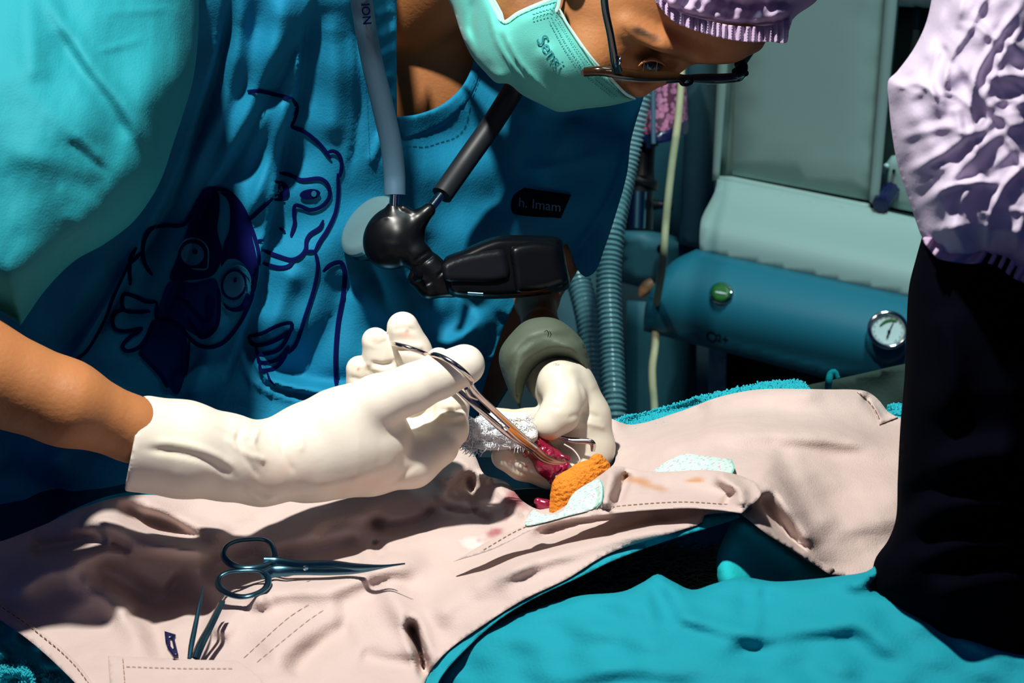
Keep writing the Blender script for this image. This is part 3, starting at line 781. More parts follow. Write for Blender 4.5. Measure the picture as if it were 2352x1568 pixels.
sheet('front_flap', [(1040, 1290), (1130, 1238), (1200, 1208), (1245, 1190), (1300, 1160), (1340, 1120), (1385, 1086), (1412, 1070), (1500, 1083), (1640, 1080), (1730, 1104), (1748, 1135), (1703, 1178), (1703, 1178), (1640, 1170), (1560, 1167), (1400, 1180), (1250, 1206), (1130, 1262), (1040, 1290)], FLD, M_drape, drape, step=7, thick=0.002,
      stain_shades=[(1460, 1103, 42, 12, .12, YEL, .75, .8), (1500, 1118, 40, 9, .2, YEL, .6, .8), (1600, 1102, 34, 6, -.05, YEL, .8, .6), (1285, 1200, 40, 10, -.2, YEL, .2)])
seam('stitching', [(1110, 1262), (1200, 1212), (1300, 1182), (1400, 1164), (1560, 1152), (1680, 1158)], .0012, dfn=FLD, wd=1.1)
sheet('floral_patch', [(1500, 1085), (1530, 1060), (1575, 1042), (1610, 1046), (1680, 1054), (1680, 1054), (1686, 1075), (1676, 1095), (1640, 1092), (1560, 1084)], lambda x, y: depth_z(x, y, HZ(x, y)+.006), M_floral, drape, step=8, thick=0.002)
sheet('floral_patch', [(1206, 1206), (1225, 1170), (1245, 1180), (1290, 1175), (1315, 1135), (1350, 1110), (1378, 1100), (1384, 1110), (1382, 1150), (1370, 1166), (1300, 1186), (1240, 1202)], lambda x, y: FLD(x, y)-.003, M_floral, drape, step=8, thick=0.002)
v, f = ribbon([[(1378, 1100), (1384, 1115), (1382, 1150), (1370, 1167), 1.3]], lambda x, y: FLD(x, y)-.004); mk('patch_piping', v, f, M_mask, drape)
v, f = ribbon([[(1680, 1054), (1686, 1075), (1676, 1095), 1.3]], lambda x, y: depth_z(x, y, HZ(x, y)+.007)); mk('patch_piping', v, f, M_mask, drape)

# teal lining drape beneath the beige one, shown along the lip and in the open corner
UB = rbf([(960, 1600, .935), (1100, 1470, .942), (1300, 1350, .946), (1560, 1235, .955), (1640, 1200, .955), (1695, 1180, .968), (1900, 1325, .935), (1760, 1300, .925), (1600, 1300, .905), (2000, 1500, .93), (1500, 1300, .935)])
UD = lambda x, y: depth_z(x, y, UB(x, y)+wob(5, 90, 60, .003)(x, y))
lin_ = thing('lining_drape', 'dark teal under-drape showing below the beige drape edge and in the open corner', 'surgical drape', (0.08, -0.08, 0.90))
sheet('lining_strip', [(940, 1640), (960, 1560), (1010, 1490), (1100, 1420), (1200, 1360), (1320, 1300), (1480, 1235), (1600, 1195), (1690, 1178), (1700, 1186), (1660, 1202), (1560, 1232), (1420, 1282), (1330, 1325), (1230, 1372), (1150, 1420), (1080, 1480), (1010, 1560), (985, 1640)], lambda x, y: DD(x, y)+.003, M_teal, lin_, step=9, thick=0.002)
sheet('lining_corner', [(1692, 1178), (1692, 1178), (1780, 1240), (1920, 1325), (1920, 1325), (1920, 1420), (1700, 1420), (1655, 1350), (1645, 1290), (1660, 1240)], lambda x, y: depth_z(x, y, HZ(x, y)-.006-np.clip((y-1178)*1.35-(x-1692), 0, 400)*.00004), M_tealu, lin_, step=10, thick=0.002, rnd=(40, .015))

# patient: dark fur in the opening, opened tissue
pt = thing('animal_patient', 'dark-furred animal patient lying under the drapes, fur and red tissue showing', 'animal', (0.05, -0.05, 0.87))
fb = union([(prim_ell((1450, 1440, 60), (400, 165, 150), -0.15), 10), (prim_ell((1300, 1330, 160), (250, 100, 100)), 60), (prim_ell((1240, 1200, 430), (220, 80, 90)), 40)])
d0f = 1.19
body = surfnet('animal_body', fb, (950, 1080, -190), (1900, 1650, 560), 12, d0f, M_fur, pt)
FV = []; FF = []
me = body.data; bo = np.array(world_loc(body))
vv = np.array([tuple(v.co) for v in me.vertices])+bo; nn = np.array([tuple(v.normal) for v in me.vertices])
_r = vv-CAM; _y = (_r@DWN)/(_r@FWD)*FPX+H0/2
vis = np.argwhere((nn@FWD < 0.15) & (_y > 1215)).ravel()
for i in range(9000):
    k = RNG.choice(vis); p = vv[k]+RNG.normal(0, .0022, 3); n_ = nn[k]
    dr = n_*0.6+np.array([0.75, 0.1, -0.35])+RNG.normal(0, .35, 3); dr /= np.linalg.norm(dr)
    ln = RNG.uniform(.006, .013); sd = np.cross(dr, FWD); sd /= np.linalg.norm(sd)+1e-9; wv = sd*.00022
    m1 = p+dr*ln*.5+np.array([0, 0, -.0008]); e = p+dr*ln+np.array([0, 0, -.003]); o = len(FV)
    FV += [p-wv, p+wv, m1+wv*.8, m1-wv*.8, e]; FF += [(o, o+1, o+2, o+3), (o+3, o+2, o+4)]
fu = mk('fur', FV, FF, mat('fur_strands', (0.22, 0.28, 0.11), 0.5), pt); tag(fu, kind='stuff')

# opened tissue lifted out of the drape opening
d0t = 1.222
tis = [(prim_chain([(1205, 1000, 10, 22), (1235, 1030, 10, 30), (1262, 1062, 5, 34), (1290, 1092, 5, 30), (1318, 1110, 15, 24)]), 12)]
for i in range(34):
    t = RNG.uniform(0, 1); cx = 1208+t*105+RNG.normal(0, 11); cy = 1005+t*92+RNG.normal(0, 13)
    a = RNG.uniform(0, 3.1); l_ = RNG.uniform(8, 24)
    tis.append((prim_chain([(cx, cy, -22+RNG.normal(0, 5), RNG.uniform(5, 9)), (cx+l_*math.cos(a), cy+l_*math.sin(a), -24+RNG.normal(0, 6), RNG.uniform(4, 8))]), 5))
surfnet('exposed_tissue', union(tis), (1160, 950, -60), (1370, 1160, 70), 2.6, d0t, M_flesh, pt,
        stain_shades=[(1205, 1030, 22, 18, .6, (.55, .15, .03), .9, .9), (1300, 1102, 34, 12, .5, (.72, .30, .30), .7, .8), (1318, 1112, 20, 18, 0, (.8, .45, .38), .6, .8), (1230, 1005, 14, 10, 0, (.7, .22, .05), .5)])
surfnet('exposed_tissue', union([(prim_chain([(1236, 1152, 0, 10), (1255, 1160, 0, 12), (1275, 1168, 5, 12)]), 6), (prim_chain([(1240, 1165, 0, 8), (1262, 1176, 0, 9)]), 6)]), (1215, 1130, -30), (1300, 1195, 40), 2.5, 1.20, M_flesh, pt)
# orange iodine gauze wad
GO = union([(prim_chain([(1300, 1165, 0, 36), (1310, 1125, -5, 42), (1345, 1098, -5, 38), (1372, 1075, 0, 26)]), 14), (prim_chain([(1372, 1058, -10, 17), (1388, 1072, -5, 12), (1386, 1092, 0, 14)]), 8), (prim_chain([(1276, 1178, 0, 14), (1290, 1150, 0, 28)]), 10)])
GF = wob(21, 14, 10, 3.0); GF2 = wob(22, 6, 5, 1.6)
tag(surfnet('iodine_gauze', GO, (1230, 1030, -60), (1420, 1215, 60), 2.6, 1.19, M_orange, disp=lambda x, y: GF(x, y)+GF2(x, y)), 'bright orange iodine-soaked gauze wad beside the red tissue', 'gauze')

# teal towel along the back edge
def tufts(name, line, n, r, m, parent, spread, dfun):
    c = crv(line, 4); V = []; F = []
    for i in range(n):
        k = RNG.integers(0, len(c)); p = c[k]; x = p[0]+RNG.normal(0, 3); y = p[1]+RNG.uniform(0, 1)*spread
        q = np.array(PA(x, y, dfun(x, y)-.001)); dr = np.array([RNG.normal(0, .5), -.3+RNG.normal(0, .4), 1.0]); dr /= np.linalg.norm(dr)
        l_ = RNG.uniform(.0009, .0019); a = np.cross(dr, FWD); a /= np.linalg.norm(a); b = np.cross(dr, a); w_ = .0005
        o = len(V); e = q+dr*l_
        V += [q+a*w_, q+b*w_, q-a*w_, q-b*w_, e+a*w_*.8, e+b*w_*.8, e-a*w_*.8, e-b*w_*.8]
        F += [(o+j, o+(j+1) % 4, o+4+(j+1) % 4, o+4+j) for j in range(4)]+[(o+4, o+5, o+6, o+7)]
    return mk(name, V, F, m, parent)
tw = thing('teal_towel', 'fluffy bright teal towel edge rising behind the beige drape, right of the hoses', 'towel', (0.10, 0.16, 0.90))
TD = lambda x, y: DD(x, y)+.012+0*x
sheet('towel_edge', [(1418, 962), (1480, 948), (1540, 935), (1600, 914), (1700, 892), (1770, 878), (1835, 876), (1858, 893), (1858, 930), (1700, 945), (1560, 985), (1430, 1000)], TD, M_towel, tw, step=9, thick=0.008)
tag(tufts('pile', [(1420, 962), (1540, 934), (1600, 914), (1700, 892), (1770, 878), (1835, 877), (1856, 892)], 4500, 3, M_towel, tw, 42, TD), kind='stuff')
tw2 = thing('teal_towel', 'small tuft of bright teal towel at the drape\'s far right corner beside the black sleeve', 'towel', tuple(P(2060, 970, 1.27)))
sheet('towel_edge', [(2040, 930), (2052, 926), (2090, 930), (2110, 960), (2060, 975), (2040, 950)], TD, M_towel, tw2, step=8, thick=0.006)
tag(tufts('pile', [(2042, 932), (2060, 930), (2085, 935)], 260, 3, M_towel, tw2, 22, TD), kind='stuff')
tw3 = thing('teal_towel', 'thin pale strip of teal towel behind the drape under the glove cuff, at left', 'towel', tuple(P(250, 1180, 1.26)))
sheet('towel_edge', [(110, 1202), (190, 1160), (260, 1136), (330, 1128), (420, 1136), (470, 1146), (420, 1160), (300, 1156), (190, 1185), (115, 1215)], lambda x, y: DD(x, y)+.006, M_towel, tw3, step=9, thick=0.006)
tw4 = thing('teal_towel', 'rough teal towel in the bottom left corner below the drape hem', 'towel', tuple(P(60, 1560, 1.12)))
sheet('towel_edge', [(-60, 1400), (-60, 1400), (60, 1450), (180, 1540), (260, 1640), (260, 1640), (-60, 1640), (-60, 1640)], lambda x, y: depth_z(x, y, .888+wob(31, 60, 40, .012)(x, y)), M_towel, tw4, step=10, thick=0.01)
tag(tufts('pile', [(-40, 1500), (60, 1520), (140, 1560), (180, 1620)], 900, 3, M_towel, tw4, 60, lambda x, y: depth_z(x, y, .888+wob(31, 60, 40, .012)(x, y))), kind='stuff')

# foreground teal cloth
FG = rbf([(960, 1600, 1.085), (1150, 1430, 1.075), (1300, 1370, 1.07), (1510, 1320, 1.06), (1750, 1330, 1.05), (2030, 1295, 1.04), (2352, 1500, 1.0), (2352, 1640, .985), (1800, 1600, .99), (1400, 1600, 1.01), (1100, 1640, 1.05), (1500, 1450, 1.025), (1900, 1450, 1.015)])
FGC = folds([([(1500, 1330), (1530, 1400), (1560, 1430)], -.012, 26), ([(1480, 1340), (1490, 1400), (1500, 1440)], .004, 16, 'r'), ([(1535, 1400), (1650, 1440), (1760, 1450)], .007, 20), ([(1540, 1430), (1640, 1460), (1740, 1480)], -.006, 18),
             ([(1730, 1340), (1740, 1400), (1735, 1450)], .006, 16), ([(1590, 1350), (1700, 1370), (1800, 1360)], -.006, 20),
             ([(1600, 1480), (1800, 1450), (1950, 1430), (2060, 1460)], .007, 26), ([(1640, 1510), (1800, 1485), (1960, 1465), (2040, 1500)], -.007, 20),
             ([(2030, 1295), (2000, 1330), (1940, 1350)], .008, 18), ([(2000, 1345), (2150, 1410), (2352, 1510)], .010, 30), ([(1120, 1500), (1300, 1440), (1440, 1450)], .006, 36),
             ([(1250, 1560), (1500, 1530), (1700, 1560)], .006, 22), ([(1200, 1600), (1500, 1570), (1650, 1610)], -.006, 22), ([(1180, 1470), (1320, 1420), (1450, 1420)], -.004, 24), ([(1960, 1440), (2060, 1500), (2160, 1600)], .005, 30), ([(1760, 1530), (1950, 1500), (2100, 1560)], -.006, 30)])
FGD = lambda x, y: FG(x, y)-FGC(x, y)*.5-wob(41, 170, 90, .004)(x, y)
tag(sheet('teal_cloth', [(940, 1600), (960, 1565), (1040, 1490), (1120, 1440), (1220, 1400), (1330, 1368), (1430, 1358), (1480, 1335), (1510, 1318), (1540, 1332), (1590, 1354), (1640, 1340), (1700, 1325), (1780, 1335), (1860, 1330), (1930, 1322), (1990, 1312), (2020, 1292), (2034, 1290), (2034, 1308), (2015, 1330), (2000, 1345), (2060, 1375), (2150, 1420), (2250, 1465), (2420, 1535), (2420, 1680), (2420, 1680), (930, 1680), (930, 1680)],
      FGD, M_teal, step=11, thick=0.004, rnd=(26, .014)), 'out-of-focus bright teal cloth heaped across the bottom right foreground', 'surgical drape')
# ================================================================ the surgeon
sg = thing('person', 'surgeon in a blue printed scrub shirt, mask and glasses bending over the table', 'person', (0.0, 0.35, 0.0))
DB = 1.30
items = [
    (prim_chain([(-360, 560, -860, 136), (-60, 848, -880, 120), (150, 925, -840, 96), (305, 986, -770, 71), (420, 1025, -690, 58)], 30), 20),
    (prim_chain([(-360, 560, -860, 140), (-120, 250, -400, 150), (250, 60, 260, 160), (560, 60, 600, 150)], 40), 40),
    (prim_ell((780, 520, 720), (480, 620, 170)), 60),
    (prim_ell((980, 60, 500), (190, 250, 110)), 60),
    (prim_chain([(960, -40, 400, 150), (1120, -160, 160, 125), (1330, -190, 0, 120)], 40), 50),
    (prim_chain([(1050, 250, 720, 130), (1340, 330, 660, 80), (1300, 540, 600, 66), (1232, 690, 420, 45), (1243, 760, 180, 42), (1258, 800, 40, 46), (1285, 880, -20, 46)], 30), 40),
    # head, looking down to the right
    (prim_ell((1545, -130, 0), (245, 255, 205)), 40),
    (prim_ell((1400, -20, 0), (175, 200, 165)), 40),
    (prim_ell((1625, 0, 0), (150, 148, 170)), 30),
    (prim_chain([(1440, 55, -135, 30), (1520, 98, -135, 24), (1600, 112, -90, 30), (1680, 100, 0, 40), (1720, 85, 60, 40)]), 22),
    (prim_chain([(1570, 130, 0, 26), (1520, 168, 0, 26), (1468, 196, 0, 26), (1452, 190, -14, 22)]), 16),
    (prim_ell((1362, 105, -80), (72, 80, 70)), 30),
    (prim_chain([(1150, -60, -20, 90), (1260, 60, -10, 100), (1380, 150, 0, 60)]), 40),
    (prim_chain([(1310, -60, -190, 26), (1290, -110, -195, 30), (1330, -140, -190, 20)]), 10),
]
cuts = [(prim_ell((1498, 150, -120), (62, 30, 62), 0.15), 16)]
SK = (0.05, 0.02, 0.012); RD = (0.55, 0.16, 0.08)
surfnet('body', union(items, cuts), (-420, -430, -1180), (1840, 1180, 920), 6.5, DB, M_skin, sg, stain_shades=[
    (1230, -10, 90, 40, -.2, SK, .55, .9), (1478, 76, 48, 13, .38, (.012, .008, .006), .9, .6), (1330, 20, 60, 50, 0, (.2, .07, .03), .3, .9), (1465, 130, 40, 22, .2, (.06, .022, .012), .75, .9), (1560, 125, 36, 14, .1, (.10, .035, .016), .6, .9)],  # stubble and brow, plus eye-socket shade put into the skin colour
    disp=folds([([(1420, 55), (1470, 110), (1540, 125)], -4, 7), ([(1470, 140), (1500, 134), (1530, 142)], 4, 6), ([(1545, 40), (1610, 66), (1700, 90)], 2.5, 7)]))
# near eye
d_ = lambda x, y: DB*(1-95/FPX)+0*x
eye = sheet('eye', ell(1497, 151, 24, 13, 0.1), d_, mat('eye_white', (0.05, 0.035, 0.03), 0.4), sg, step=4, thick=0.012, rnd=(12, .004))
sheet('iris', ell(1493, 150, 11, 11), lambda x, y: d_(x, y)-.0006, mat('dark_iris', (0.01, 0.02, 0.025), 0.05, coat=1.0), eye, step=3, thick=0.003, rnd=(5, .001))
sheet('eyelid', [(1466, 152), (1478, 138), (1500, 132), (1522, 140), (1530, 152), (1518, 146), (1498, 141), (1480, 145)], lambda x, y: d_(x, y)-.003, M_skin, eye, step=4, thick=0.006, rnd=(4, .002))
v, f = merge([ribbon([[(1480+i*6, 140-abs(i-3)*.5), (1478+i*6, 160), (1474+i*6, 166+i % 3), .9] for i in (0, 5)], lambda x, y: d_(x, y)-.005)]); mk('eyelashes', v, f, M_hair, eye)

# ---- scrub shirt
SB = rbf([(-60, 700, 1.30), (0, 1100, 1.33), (300, 1050, 1.35), (300, 700, 1.335), (200, 300, 1.30), (450, -60, 1.25), (450, 400, 1.315), (650, -60, 1.27), (650, 300, 1.31), (650, 600, 1.33), (650, 900, 1.35), (850, 0, 1.30), (850, 300, 1.33), (850, 600, 1.355),
          (850, 950, 1.36), (910, 150, 1.325), (1000, 300, 1.365), (1100, 150, 1.385), (1200, 300, 1.385), (1000, 600, 1.38), (1100, 900, 1.39), (1300, 250, 1.38), (1300, 450, 1.385), (1440, 300, 1.40), (1400, 550, 1.40), (1330, 640, 1.41), (1180, 680, 1.41), (1470, 50, 1.42)])
SC = folds([
    # long overlapping folds: (line, amp, fade, 's')
    ([(524, -60), (512, 60), (482, 190), (438, 330), (385, 460), (330, 560), (290, 640), (230, 740), (160, 840)], -.018, 60, 's', 9),
    ([(740, -60), (700, 60), (684, 200), (650, 340), (632, 460), (600, 600), (560, 760), (505, 930), (495, 1000)], -.018, 90, 's', 7),
    ([(612, 220), (540, 350), (480, 440), (452, 500), (420, 590), (388, 680), (350, 760), (300, 860)], -.010, 60, 's', 8),
    ([(800, -40), (818, 120), (815, 300), (790, 420)], -.005, 30, 's', 8),
    ([(640, -40), (640, 60), (610, 180), (560, 300), (500, 400)], .012, 34),
    ([(560, -40), (545, 100), (520, 220), (460, 350), (420, 450)], .010, 24),
    ([(700, 60), (650, 150), (590, 260), (520, 400)], -.008, 18),
    ([(660, 190), (640, 300), (600, 420), (560, 520)], .006, 16),
    ([(760, 20), (770, 200), (760, 340)], .006, 30),
    # lower hanging pouch
    ([(560, 720), (565, 800), (590, 870), (660, 905), (760, 920), (900, 930), (1020, 920)], -.030, 60, 's', 12),
    ([(575, 790), (605, 865), (680, 892), (780, 905), (900, 905)], .030, 18),
    ([(640, 870), (720, 800), (780, 700), (800, 620)], -.010, 40),
    ([(600, 820), (640, 700), (680, 600)], .008, 30),
    ([(440, 940), (480, 800), (520, 720)], .006, 22), ([(380, 930), (420, 860), (470, 800)], -.008, 22),
    ([(250, 760), (300, 650), (330, 570)], .006, 16), ([(120, 830), (230, 680), (290, 590)], -.008, 26), ([(170, 820), (230, 720), (280, 640), (320, 570)], .005, 9),
    ([(300, 900), (200, 980), (100, 1100)], .010, 40), ([(0, 1060), (60, 1100), (160, 1150)], -.010, 36),
    # chest and the far sleeve
    ([(1480, 230), (1440, 330), (1400, 440), (1340, 540), (1290, 600)], -.010, 60, 's', 10),
    ([(1320, 250), (1300, 330), (1230, 430)], .006, 34), ([(1230, 260), (1180, 400), (1130, 500)], -.005, 40),
    ([(1190, 390), (1300, 380), (1380, 350)], .003, 12),
    ([(900, 330), (960, 420), (950, 560)], .006, 40), ([(820, 640), (900, 720), (1020, 700)], .008, 34), ([(900, 600), (1000, 760), (1100, 720)], -.008, 40),
    ([(1130, 700), (1060, 800), (1010, 900)], .010, 40), ([(1170, 720), (1110, 830)], -.010, 30),
    ([(912, 60), (870, 90)], .003, 10), ([(910, 110), (860, 135)], .003, 9), ([(908, 170), (860, 190)], .003, 9), ([(905, 220), (862, 240)], .003, 9), ([(900, 20), (860, 40)], .003, 9), ([(880, 300), (850, 380)], .003, 9),
])
SW = wob(51, 260, 200, .006); SW2 = wob(52, 60, 90, .0003, 8)
def SD(x, y): return SB(x, y)-SC(x, y)+SW(x, y)+SW2(x, y)
shirt = sheet('scrub_shirt', [(-90, -90), (-90, -90), (912, -90), (912, -90), (911, 100), (912, 270), (912, 270), (960, 263), (1015, 240), (1060, 200), (1085, 150), (1096, 90), (1096, -90), (1096, -90), (1560, -90), (1560, -90),
    (1500, 160), (1478, 225), (1450, 320), (1440, 400), (1412, 500), (1385, 580), (1368, 622), (1345, 636), (1322, 612), (1300, 560), (1280, 600), (1240, 660), (1190, 690), (1150, 770), (1120, 860), (1095, 960), (1090, 1100), (1090, 1240), (1090, 1240), (300, 1300), (-90, 1300), (-90, 1300)],
    SD, M_shirt, sg, step=8.5, ostep=8, thick=lambda x, y: np.clip(np.minimum((1560-x)/2500.0, 0.25), .012, .25)*0+.006)
# back of the shirt so the torso is a closed, thick body
sheet('shirt_back', [(-90, -90), (-90, -90), (1500, -90), (1500, -90), (1420, 400), (1180, 700), (1090, 1100), (1090, 1240), (300, 1300), (-90, 1300), (-90, 1300)], lambda x, y: 1.47+.0*x, M_shirt, shirt, step=50, ostep=40, thick=0.16, rnd=(150, .06))
# neckline band
NB = [(912, 268), (960, 262), (1015, 240), (1060, 200), (1085, 150), (1096, 90), (1098, 20)]
sheet('neck_band', [(912, 268), (912, 268), (960, 262), (1015, 240), (1060, 200), (1085, 150), (1096, 90), (1098, 20), (1098, 20), (1122, 20), (1122, 20), (1118, 100), (1105, 165), (1080, 225), (1035, 275), (985, 305), (925, 325), (925, 325)], lambda x, y: SD(x, y)-.0015, M_shirt, shirt, step=7, thick=0.003, rnd=(6, .0015))
seam('neck_stitching', [(930, 316), (985, 297), (1032, 268), (1072, 222), (1098, 160), (1110, 100)], .005, dfn=SD, parent=shirt, m=M_ink, wd=.7)
seam('placket_stitching', [(838, 60), (842, 200), (850, 380)], .001, dfn=SD, parent=shirt, m=M_inkl, wd=.6)
# printed drawing of a monkey and a loris
ink = []
LW = 4.6
for s in [
    [(568, 209), (600, 210), (640, 219), (672, 226)], [(672, 226), (682, 245), (680, 262), (669, 292)], [(669, 292), (700, 303), (735, 332), (760, 364)],
    [(748, 352), (765, 347), (779, 356), (785, 380), (780, 408)], [(776, 398), (777, 440), (771, 486), (752, 528), (736, 552), (723, 576)],
    [(642, 396), (670, 403), (692, 413), (735, 410), (753, 424), (757, 450), (740, 473), (714, 482), (692, 474), (678, 472), (675, 492), (677, 512), (668, 542)],
    [(632, 417), (650, 422), (660, 436), (657, 448), (632, 449)], [(630, 458), (654, 458)], [(642, 523), (655, 533)],
    [(743, 505), (735, 522), (712, 538), (704, 552), (702, 572), (690, 588), (670, 596), (640, 588), (603, 574)], [(603, 604), (640, 614), (662, 611), (676, 596)], [(701, 578), (724, 576)],
    [(627, 455), (600, 480), (571, 507)], [(592, 552), (606, 552)],
    [(724, 577), (730, 610), (722, 660), (700, 730), (680, 790), (662, 812)],
    [(570, 772), (600, 766), (640, 747), (669, 742), (668, 758), (640, 778), (610, 790), (586, 792), (574, 784), (571, 772)],
    [(587, 795), (594, 812), (640, 803), (668, 762)], [(590, 812), (598, 832), (640, 824), (664, 795)], [(596, 832), (600, 850), (636, 842), (662, 806)],
    [(742, 624), (760, 608), (783, 603), (792, 625), (788, 680), (777, 740), (771, 820), (773, 890), 5.5], [(612, 850), (620, 872), (632, 886), 2.5],
    # loris outline
    [(464, 440), (490, 433), (525, 441), (556, 475), (578, 525), (592, 570), (596, 610)], [(592, 600), (585, 655), (570, 705), (545, 750), (515, 785), (485, 797), (455, 792), (432, 772), (412, 748), (390, 734), (358, 730)],
    [(462, 448), (440, 490), (420, 516), (380, 518), (350, 524), (333, 548), (328, 585), (336, 612), (350, 632)], [(314, 568), (300, 592), (298, 622), (299, 655)], [(326, 578), (300, 605)],
    [(360, 700), (360, 694), (335, 692), (308, 680), (286, 675), (280, 690), (286, 712), (315, 716), (345, 715)], [(286, 712), (264, 718), (258, 738), (266, 756), (290, 760), (328, 752)], [(328, 755), (296, 776), (281, 796), (292, 806), (318, 798), (338, 772), (352, 735)], [(360, 696), (358, 732)],
    [(320, 810), (345, 835), (370, 862), (385, 890)], [(435, 782), (432, 830), (427, 862), 2.5],
    [(406, 682), (430, 695), (455, 725), (472, 736), (484, 728), (490, 718)], [(432, 728), (445, 752), (462, 774), (485, 765), (500, 740), (503, 690), (502, 662)], [(312, 572), (280, 640), (262, 680), (238, 740), (200, 805), (170, 830), 3.5],
]: ink.append(ribbon([s], SD, width=LW, off=.0012))
fills = [
    [(466, 438), (488, 434), (502, 446), (504, 480), (499, 530), (510, 575), (504, 610), (486, 634), (440, 643), (391, 642), (404, 600), (424, 545), (446, 480)],
    [(503, 441), (535, 450), (562, 492), (580, 548), (590, 600), (586, 650), (578, 668), (570, 620), (545, 596), (522, 596), (508, 612), (514, 560), (526, 530), (528, 480), (520, 455)],
    [(512, 694), (530, 706), (552, 700), (568, 672), (576, 684), (558, 712), (536, 716), (518, 708)],
    [(476, 675), (490, 682), (494, 705), (486, 720), (476, 735), (470, 700)],
    ell(712, 446, 24, 12, -.12), [(640, 424), (652, 428), (657, 444), (640, 446)],
]
for q in fills: ink.append(fill2d(q, SD, .0013))
v, f = merge(ink); pr = mk('printed_drawing', v, f, M_ink, shirt)
mid = [[(392, 646), (440, 650), (495, 642), (504, 690), (498, 740), (478, 768), (455, 772), (420, 752), (392, 730), (360, 728), (366, 700)], [(358, 734), (392, 738), (425, 770), (432, 800), (428, 850), (405, 905), (372, 862), (322, 808), (340, 775)]]
v, f = merge([fill2d(q, SD, .0009) for q in mid]); mk('shaded_print', v, f, mat('dark_blue_print', (0.003, 0.018, 0.10), 0.8, spec=.05), pr)
ey = [ell(442, 584, 27, 27), ell(537, 653, 25, 31, .2)]
for _r in (ribbon([ell(443, 583, 36, 36)[14:30]+[(478, 600), (474, 617), (440, 617)]], SD, width=2.0, off=.0020), ribbon([ell(541, 652, 34, 42, .2)[18:]+[(576, 655)]], SD, width=2.0, off=.0020), fill2d(ell(721, 445, 6, 7), SD, .002, 3), fill2d(ell(644, 434, 6, 7), SD, .002, 3)):
    v, f = _r; mk('eye_highlight', v, f, M_eye, pr)
for q in ey:
    v, f = fill2d(q, SD, .0019); mk('printed_eye', v, f, M_eye, pr)
v, f = merge([ribbon([ell(442, 584, 29, 29)+[(471, 584)], ell(537, 653, 27, 33, .2)+[(564, 656)]], SD, width=3.0, off=.0022), fill2d(ell(448, 578, 6, 6), SD, .0024, 3), fill2d(ell(540, 643, 4, 6, .3), SD, .0024, 3)]); mk('printed_pupil', v, f, M_ink, pr)
# name tag
nt_d = lambda x, y: SD(x, y)-.003
ntg = sheet('name_tag', [(1203, 431), (1203, 431), (1312, 447), (1312, 447), (1288, 501), (1288, 501), (1180, 491), (1173, 470), (1180, 448)], nt_d, M_black_ink, shirt, step=7, thick=0.002, rnd=(3, .0006))
text_on('tag_lettering', 'h. Imam', (1190, 474), (0.99, 0.125), (0.05, -1.0), 31, nt_d, mat('tag_letter', (0.08, 0.15, 0.22), 0.6), ntg, off=.0012)

# ---- near sleeve: upper arm of the same gown, in its lit teal
VB = rbf([(-60, -60, 1.16), (-60, 400, 1.15), (-60, 700, 1.17), (200, -60, 1.175), (200, 300, 1.165), (150, 600, 1.19), (400, -60, 1.21), (400, 200, 1.205), (300, 450, 1.20)])
VC = folds([
    ([(90, -40), (140, 50), (210, 150), (270, 220), (320, 300), (355, 380)], .010, 20), ([(130, 60), (180, 150), (240, 240), (300, 330)], -.008, 22),
    ([(60, -40), (70, 80), (80, 200)], .006, 30), ([(120, 60), (160, 200), (250, 320), (290, 380)], -.004, 40), ([(-40, 150), (60, 210), (180, 320), (260, 400)], .004, 30),
    ([(0, 350), (120, 370), (250, 400)], .004, 30), ([(395, 0), (410, 120), (400, 220)], .004, 20), ([(0, 560), (120, 520), (250, 420)], -.004, 40), ([(0, 640), (100, 600), (220, 500)], .005, 34),
    ([(150, 320), (210, 370), (250, 400)], -.0025, 8), ([(170, 300), (240, 370)], .0025, 8), ([(140, 420), (160, 520)], .002, 12), ([(220, 120), (330, 90)], .002, 8), ([(230, 30), (400, 20)], .0016, 9)])
VW = wob(61, 200, 240, .004); VW2 = wob(62, 40, 70, .0003, 9)
slv = sheet('near_sleeve', [(-140, -120), (-140, -120), (455, -120), (455, -120), (456, 60), (444, 180), (418, 270), (398, 330), (375, 400), (350, 450), (305, 510), (240, 560), (170, 600), (105, 665), (48, 746), (48, 746), (0, 716), (-140, 650), (-140, 650)],
    lambda x, y: VB(x, y)-.058-(y-300)*.00008-VC(x, y)*.45+VW(x, y)+VW2(x, y), mat('teal_gown_cotton', (0.012, 0.25, 0.30), 0.72, bump=0.25, bscale=900, weave=True, var=0.05, vscale=60, spec=0.25), sg, step=8, ostep=8, rnd=(110, .05), thick=.012)
# small white thread on the sleeve
tube('loose_thread', [(110, 228, 1.107, 1.5), (112, 234, 1.105, 3), (111, 240, 1.107, 1.5)], M_white, slv, step=2, seg=8)

# ---- face mask
MD0 = rbf([(1010, -60, 1.300), (1060, 40, 1.292), (1120, 120, 1.280), (1250, 240, 1.290), (1340, 250, 1.290), (1460, 228, 1.298), (1300, 60, 1.262), (1200, 100, 1.262), (1380, 180, 1.268), (1240, 20, 1.256), (1160, -20, 1.262), (1300, 160, 1.262)])
MC = folds([([(1150, 60), (1180, 130), (1240, 200), (1290, 250)], .004, 12, 's', 4), ([(1120, 20), (1140, 100), (1190, 170), (1240, 215)], .0035, 10, 's', 4), ([(1090, -20), (1082, 60), (1100, 120), (1150, 180)], -.003, 10),
            ([(1290, 25), (1340, 110), (1400, 180), (1455, 224)], .0018, 6), ([(1270, 40), (1320, 120), (1370, 180), (1430, 230)], -.001, 5), ([(1060, 60), (1120, 150), (1180, 205)], .003, 12), ([(1240, 100), (1300, 200), (1330, 250)], .003, 22)])
MDf = lambda x, y: MD0(x, y)-MC(x, y)
